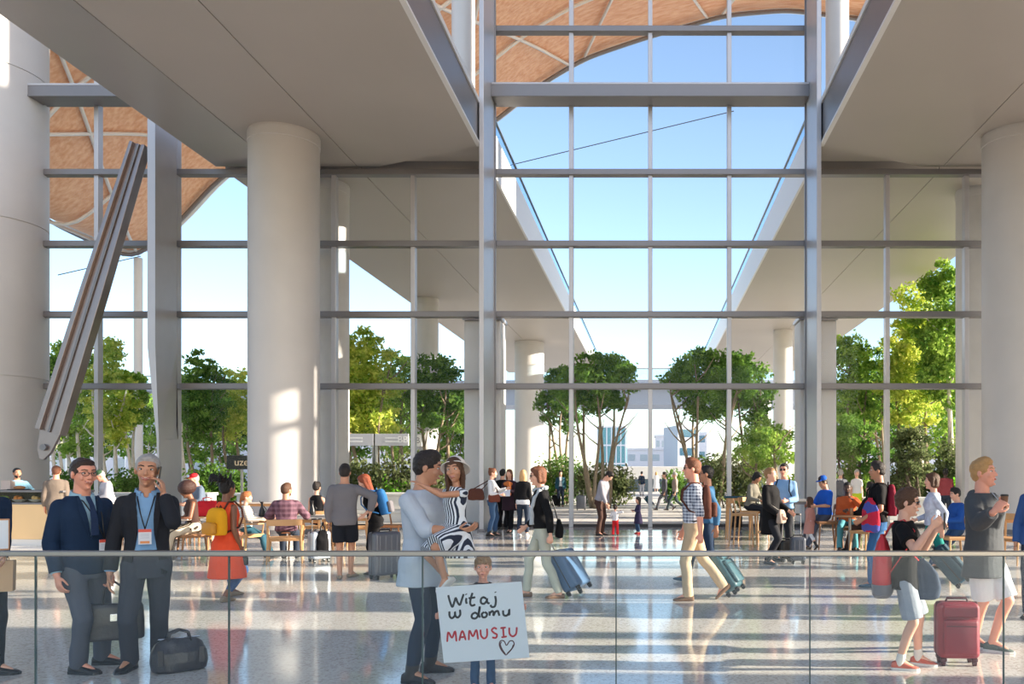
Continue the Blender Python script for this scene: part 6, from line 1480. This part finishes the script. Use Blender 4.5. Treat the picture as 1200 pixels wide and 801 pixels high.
r = thing('espresso_tray', 'small tray with a loaf on the food counter beside the bearded man', 'tray', (-14.6, 19.75, 1.232)); MB().box((-0.2, -0.12, 0), (0.2, 0.12, 0.02)).build('tray', M_black, r, bevel=0.008); mb = MB().ball((0, 0, 0.05), (0.14, 0.07, 0.045), 14, 8); me = remesh(mb, 0.01, 1); finish(me, 'loaf', mat('bread', (176, 124, 80), 0.8), r)
r = thing('carton', 'small pale carton held in front of the bearded man at the counter', 'box', (-15.05, 20.0, 1.232)); MB().box((-0.11, -0.08, 0), (0.11, 0.08, 0.20)).build('carton_body', mat('pale_carton', (214, 196, 186), 0.7), r, bevel=0.01); MB().box((-0.11, -0.08, 0.20), (0.11, 0.0, 0.215)).build('flap', mat('pale_carton', (214, 196, 186), 0.7), r)
person('man in a brown grey suit seen from behind at the food counter', at(66, 639), app(66)+166, 1.78, hair=hairm('ginger2', (120, 76, 56)), hstyle='crop', sk=S_rosy, top=dict(m=c_tan, hem=0.78, off=0.026, name='jacket'), bottom=dict(m=cloth('grey_brown_trousers', (112, 106, 102))), shoes=dict(m=mat('oxblood', (70, 34, 34), 0.4)), eyes=False)
g2 = person('man in a green cap and pale shirt bending over the sideboard by the window', at(130, 634), app(130)-78, 1.72, hair=H_gr, hstyle='crop', sk=S_rosy, lean=14, hpitch=20, top=dict(m=c_pgrey, hem=0.9, off=0.024), bottom=dict(m=cloth('stone', (150, 142, 132))), shoes=dict(m=m_shoe), hat=(c_green, 'cap'), la=(0.0, -0.36, -0.28), ra=(0, -0.36, -0.28), eyes=False)
t = table(((112-CX)/F*20.4, 20.4), 1.1, 0.6, 0.9, 'tall wooden sideboard table in front of the man in the green cap', rz=10, topm=M_oakd)
cz0 = V((112-CX)/F*20.4, 20.4, 0.9)
for k, (dx, hh, lb, mm) in enumerate(((-0.3, 0.30, 'dark glass bottle on the sideboard by the green-capped man, leftmost', M_black), (-0.12, 0.24, 'dark jar on the sideboard by the green-capped man, middle', M_oakd), (0.08, 0.28, 'slim dark bottle on the sideboard by the green-capped man, rightmost', M_black))):
    r = thing('bottle', lb, 'bottle', (cz0.x+dx, cz0.y, 0.9)); MB().lathe([(0.04, 0), (0.042, 0.02), (0.042, hh*0.6), (0.016, hh*0.75), (0.014, hh*0.95)], n=16).build('bottle_body', mm, r, smooth='auto'); MB().lathe([(0.018, hh*0.95), (0.018, hh), (0.001, hh)], n=12).build('cap', M_metal, r, smooth='auto')
chair(((118-CX)/F*18.6, 18.6), app(118)+150, 'oak chair behind the man in the navy suit, near the sideboard')
def seated(px, Y, fa, lab, seat_h=0.47, **kw):
    x = (px-CX)/F*Y; H_ = kw.pop('H', 1.75); f = app(px)+fa
    kw.setdefault('hip', seat_h/(H_/1.745)+0.11); kw.setdefault('lf', (0.12, -0.46, 0, 0, 0)); kw.setdefault('rf', (-0.12, -0.42, 0, 0, 0)); kw.setdefault('lk', (0.1, -1, 1.2)); kw.setdefault('rk', (-0.1, -1, 1.2))
    kw.setdefault('la', (0.0, -0.34, -0.26)); kw.setdefault('ra', (0.0, -0.34, -0.26)); kw.setdefault('shoes', dict(m=m_shoe)); kw.setdefault('hipy', 0.06)
    return person(lab, (x, Y), f, H_, **kw)
# woman with the big afro
seated(224, 16.2, -80, 'woman with a big round brown afro sitting at a table facing left', sex='f', hair=hairm('afro', (64, 40, 34)), hstyle='afro', sk=S_brown, hpitch=14, lean=8, top=dict(m=c_brownt, hem=0.92, sleeve='none', off=0.014), bottom=dict(m=p_zebra, off=0.03, flare=0.03), eyes=False)
chair(((224-CX)/F*16.2+0.05, 16.2), app(224)-80, 'wooden chair under the woman with the afro', wood=M_oakd)
table(((203-CX)/F*16.0, 16.0), 0.62, 0.62, 0.76, 'small table with papers before the woman with the afro', round_=True, pole=True)
r = thing('magazine', 'open magazine on the small table before the woman with the afro', 'magazine', ((206-CX)/F*16.0, 16.0, 0.762), 0.6); MB().add([(-0.2, -0.13, 0.012), (0, -0.13, 0.002), (0.2, -0.13, 0.012), (-0.2, 0.13, 0.012), (0, 0.13, 0.002), (0.2, 0.13, 0.012)], [(0, 1, 4, 3), (1, 2, 5, 4)]).box((-0.2, -0.13, 0), (0.2, 0.13, 0.004)).build('pages', M_top, r)
rc_ = seated(234, 20.6, -70, 'man in a red cap and grey blue sweater sitting by the window', seat_h=0.66, hair=H_gr, hstyle='crop', hat=(c_red, 'cap'), top=dict(m=cloth('grey_blue_sweater', (96, 110, 128)), hem=0.92, off=0.026), bottom=dict(m=c_slate), eyes=False, lean=14)
chair(((236-CX)/F*20.6, 20.6), app(234)-70, 'high wooden stool under the man in the red cap', h=0.62, back=0.95, wood=M_oakd, name='bar_stool')
c0 = V((243-CX)/F*19.8, 19.8, 0.62); r = soft_bag('shopping_bag', 'bright red bag beside the man in the red cap', 'bag', tuple(c0), 10, 0.55, 0.3, 0.36, c_red, top=0.7); 
r = thing('side_table', 'low oak side table carrying the red bag', 'table', (c0.x, c0.y, 0)); MB().box((-0.35, -0.25, 0.58), (0.35, 0.25, 0.62)).build('table_top', M_oak, r, bevel=0.008)
for sx_ in (-1, 1):
    for sy in (-1, 1): MB().box((sx_*0.3-0.02, sy*0.2-0.02, 0), (sx_*0.3+0.02, sy*0.2+0.02, 0.58)).build('leg', M_oak, r)
# striped girl, plaid man
seated(292, 16.4, 78, 'child in a striped top with tied ginger hair sitting at the cafe table', H=1.45, hs=1.08, sex='f', hair=H_gin, hstyle='pony', top=dict(m=p_hstripe, hem=0.92, off=0.02), bottom=dict(m=cloth('teal_shorts', (44, 84, 100)), off=0.02), eyes=True)
chair(((286-CX)/F*16.2, 16.2), app(286)+140, 'oak chair with a dark seat under the child in stripes', arms=True)
seated(336, 15.8, 172, 'bearded man in a maroon plaid shirt seen from behind on an oak chair', hair=H_br, hstyle='short', beard=H_br, sk=S_tan, hyaw=-35, top=dict(m=p_plaid, hem=0.88, off=0.03, arm_off=0.006), bottom=dict(m=c_dden), eyes=False, fat=0.2, la=(0.1, -0.35, -0.25), ra=(-0.12, -0.3, -0.25))
chair(((334-CX)/F*15.45, 15.45), app(334)+178, 'oak armchair under the man in the plaid shirt, back to us', arms=True, w=0.58)
table(((318-CX)/F*17.0, 17.0), 2.3, 0.8, 0.75, 'long pale cafe table before the man in the plaid shirt', rz=0)
table(((392-CX)/F*17.6, 17.6), 1.7, 0.8, 0.75, 'pale cafe table between the round column and the red-haired woman', rz=0)
table(((300-CX)/F*21.3, 21.3), 2.0, 0.7, 0.9, 'high pale table against the window behind the child in stripes', rz=0)
for px, Y, z, lb in ((307, 17.0, 0.75, 'black carafe on the long cafe table behind the child in stripes'), (366, 17.6, 0.75, 'black carafe on the cafe table left of the man in grey')):
    r = thing('carafe', lb, 'carafe', ((px-CX)/F*Y, Y, z)); MB().lathe([(0.055, 0), (0.065, 0.03), (0.05, 0.13), (0.022, 0.20), (0.020, 0.26), (0.03, 0.30)], n=18).build('carafe_body', M_black, r, smooth='auto'); MB().tube([V(0.05, 0, 0.08), V(0.09, 0, 0.14), V(0.03, 0, 0.22)], 0.008, 6).build('handle', M_black, r, smooth=True); MB().tube([V(-0.02, 0, 0.27), V(-0.05, 0, 0.32)], [0.01, 0.006], 6).build('spout', M_black, r)
for px, Y, lb in ((283, 17.0, 'white coffee cup at the left end of the long cafe table'), (300, 16.9, 'white coffee cup between the child in stripes and the carafe'), (382, 17.5, 'white coffee cup on the cafe table beside the man in grey')):
    r = thing('coffee_cup', lb, 'cup', ((px-CX)/F*Y, Y, 0.75)); MB().lathe([(0.07, 0), (0.075, 0.008), (0.03, 0.012)], n=18).build('saucer', M_white, r, smooth='auto'); MB().lathe([(0.025, 0.012), (0.04, 0.07), (0.036, 0.07), (0.02, 0.02), (0.001, 0.018)], n=18).build('cup_body', M_white, r, smooth='auto')
seated(373, 19.0, 150, 'seated woman with a dark bun in a black sleeveless top, back to us', sex='f', hair=H_dk, hstyle='bun', top=dict(m=c_black, hem=0.92, sleeve='none', off=0.014), bottom=dict(m=c_dden), eyes=False)
chair(((374-CX)/F*18.8, 18.8), app(374)+160, 'oak chair under the woman with the dark bun')
chair(((463-CX)/F*19.2, 19.2), app(463)+60, 'dark wooden chair right of the red-haired woman', wood=M_oakd)
chair(((418-CX)/F*18.6, 18.6), app(418)-100, 'oak chair behind the man in grey, at the pale cafe table')
chair(((398-CX)/F*18.9, 18.9), app(398)+20, 'oak chair across the pale cafe table, behind the man in grey shorts')
# standing menu lettering board seen beyond the orange woman
r = thing('neon_sign', 'small dark board with pale lettering outside left of the round column', 'sign', P(283, 541.5, 29.6)); MB().box((-0.52, 0, -0.24), (0.40, 0.06, 0.24)).build('board', mat('board_black', (28, 34, 32), 0.5), r, bevel=0.01); text_obj('lettering', 'uze', 0.36, mat('cream_letters', (226, 206, 170), 0.5), r, (0, -0.01, 0))
MB().box((-0.04, 0.01, -(EYE+(554-541.5)/F*29.6)), (0.04, 0.05, -0.24)).build('post', M_rail, r)

# ================================================================ SEATS ON THE RIGHT
seated(882, 20.2, 60, 'woman with dark hair sitting on a high wooden stool left of the man in black', seat_h=0.72, sex='f', hair=H_bk, hstyle='bob', sk=S_med, top=dict(m=cloth('khaki_top', (120, 116, 104)), hem=0.92, off=0.022), bottom=dict(m=c_char), hpitch=22, lean=10, lf=(0.1, -0.3, 0.3, 0, 10), rf=(-0.1, -0.3, 0.3, 0, 10), eyes=False)
chair(((884-CX)/F*20.2, 20.2), app(884)+60, 'high oak stool with back under the dark-haired woman', h=0.72, back=1.05, name='bar_stool')
chair(((872-CX)/F*19.0, 19.0), app(872)+80, 'empty high oak stool left of the dark-haired woman', h=0.72, back=1.05, name='bar_stool')
table(((866-CX)/F*20.9, 20.9), 0.7, 0.6, 1.05, 'high narrow table with a grey top left of the man in the black coat', topm=c_dteal)
g = G(863, 620); suitcase((g.x, g.y), 0, 0, 0.32, 0.22, 0.46, c_black, 'black spotted cabin case by the high oak stools', handle=0)
table(((936-CX)/F*19.3, 19.3), 0.8, 0.6, 1.02, 'high white table right of the man in sunglasses', legm=M_dsteel)
seated(964, 18.4, -55, 'man in a royal blue shirt and blue cap sitting with a phone, facing left', hair=H_dk, hat=(c_rblue, 'cap'), sk=S_tan, seat_h=0.60, top=dict(m=c_rblue, hem=0.92, off=0.026, sleeve='elbow'), bottom=dict(m=c_slate), hpitch=18)
chair(((968-CX)/F*18.3, 18.3), app(968)-70, 'curved oak stool under the man in royal blue', h=0.58, back=0.95, name='bar_stool', wood=M_oakd)
seated(993, 18.1, 0, 'man in a rust orange shirt sitting at the round table, chin on his hand', hair=H_bk, hstyle='crop', sk=S_dark, beard=H_bk, top=dict(m=c_rust, hem=0.92, off=0.026), bottom=dict(m=cloth('teal_jeans', (84, 150, 160))), la=(-0.06, -0.20, 0.02), ra=(0.10, -0.32, -0.22), lf=(0.16, -0.40, 0, 0, 0), rf=(-0.16, -0.40, 0, 0, 0), hpitch=6)
chair(((993-CX)/F*18.25, 18.25), app(993), 'oak chair under the man in the rust orange shirt', wood=M_oakd)
table(((996-CX)/F*17.3, 17.3), 0.66, 0.66, 0.76, 'small round wooden table on one pole before the man in rust orange', round_=True, pole=True, topm=M_oakd)
r = thing('drinking_glass', 'glass tumbler on the small round table before the man in rust orange', 'glass', ((998-CX)/F*17.3, 17.3, 0.76)); MB().lathe([(0.03, 0), (0.035, 0.01), (0.038, 0.15), (0.034, 0.15), (0.03, 0.015)], n=16).build('glass_body', mat('amber_glass', (170, 130, 100), 0.1), r, smooth='auto')
seated(1018, 17.4, -130, 'dark-haired person in a black jacket sitting with back turned at the round table', hair=H_dk, top=dict(m=c_black, hem=0.88, off=0.034, name='jacket'), bottom=dict(m=c_brownt), eyes=False)
chair(((1016-CX)/F*17.2, 17.2), app(1016)-130, 'oak chair under the person in the black jacket')
seated(1118, 14.6, -60, 'boy in a bright blue sweater and jeans sitting behind the boy in sunglasses', H=1.5, hair=H_bk, hstyle='short', sk=S_fair, seat_h=0.55, top=dict(m=cloth('bright_blue_sweater', (38, 84, 160)), hem=0.92, off=0.026), bottom=dict(m=c_denim), hpitch=10)
chair(((1119-CX)/F*14.5, 14.5), app(1119)-60, 'oak chair under the boy in the bright blue sweater', h=0.54, back=0.86)
person('person in a dark red shirt standing outside the window at the right', ((1108-CX)/F*27.6, 27.6), app(1108)+170, 1.78, hair=H_bk, sk=S_dark, base_z=-0.02, top=dict(m=cloth('brick_shirt', (150, 66, 72)), hem=0.9, off=0.024), bottom=dict(m=c_dden), shoes=dict(m=m_shoe), eyes=False)
chair(((1183-CX)/F*15.3, 15.3), app(1183)+150, 'broad oak chair at the right edge behind the blond man', w=0.62, back=0.92, arms=True)
table(((1196-CX)/F*16.4, 16.4), 1.0, 0.8, 0.78, 'oak table at the right edge behind the blond man', topm=M_oak)

# ================================================================ GLASS BALUSTRADE IN FRONT
YB = 5.52
r = thing('glass_balustrade', 'frameless glass balustrade with a slim steel handrail across the foreground', 'balustrade', (0, YB, 0))
zr = EYE-(648.5-CY)/F*YB
M_bg = glass_mat('balustrade_glass', (0.94, 0.97, 0.975), 0.16)
joints = [(px-CX)/F*YB for px in (42-226.8, 42, 268.5, 495.3, 722, 949, 1176, 1403)]
for a, c in zip(joints[:-1], joints[1:]):
    MB().box((a+0.008, -0.008, 0.02), (c-0.008, 0.008, zr-0.012)).build('glass_panel', M_bg, r)
M_edge = mat('glass_edge', (60, 84, 84), 0.3)
for x in joints: MB().box((x-0.004, -0.007, 0.02), (x+0.004, 0.007, zr-0.012)).build('joint_seal', M_edge, r)
MB().box((joints[0], -0.022, zr-0.016), (joints[-1], 0.022, zr+0.020)).build('handrail', M_rail, r, bevel=0.007)
MB().box((joints[0], -0.05, -0.0), (joints[-1], 0.05, 0.06)).build('base_shoe', M_rail, r, bevel=0.005)
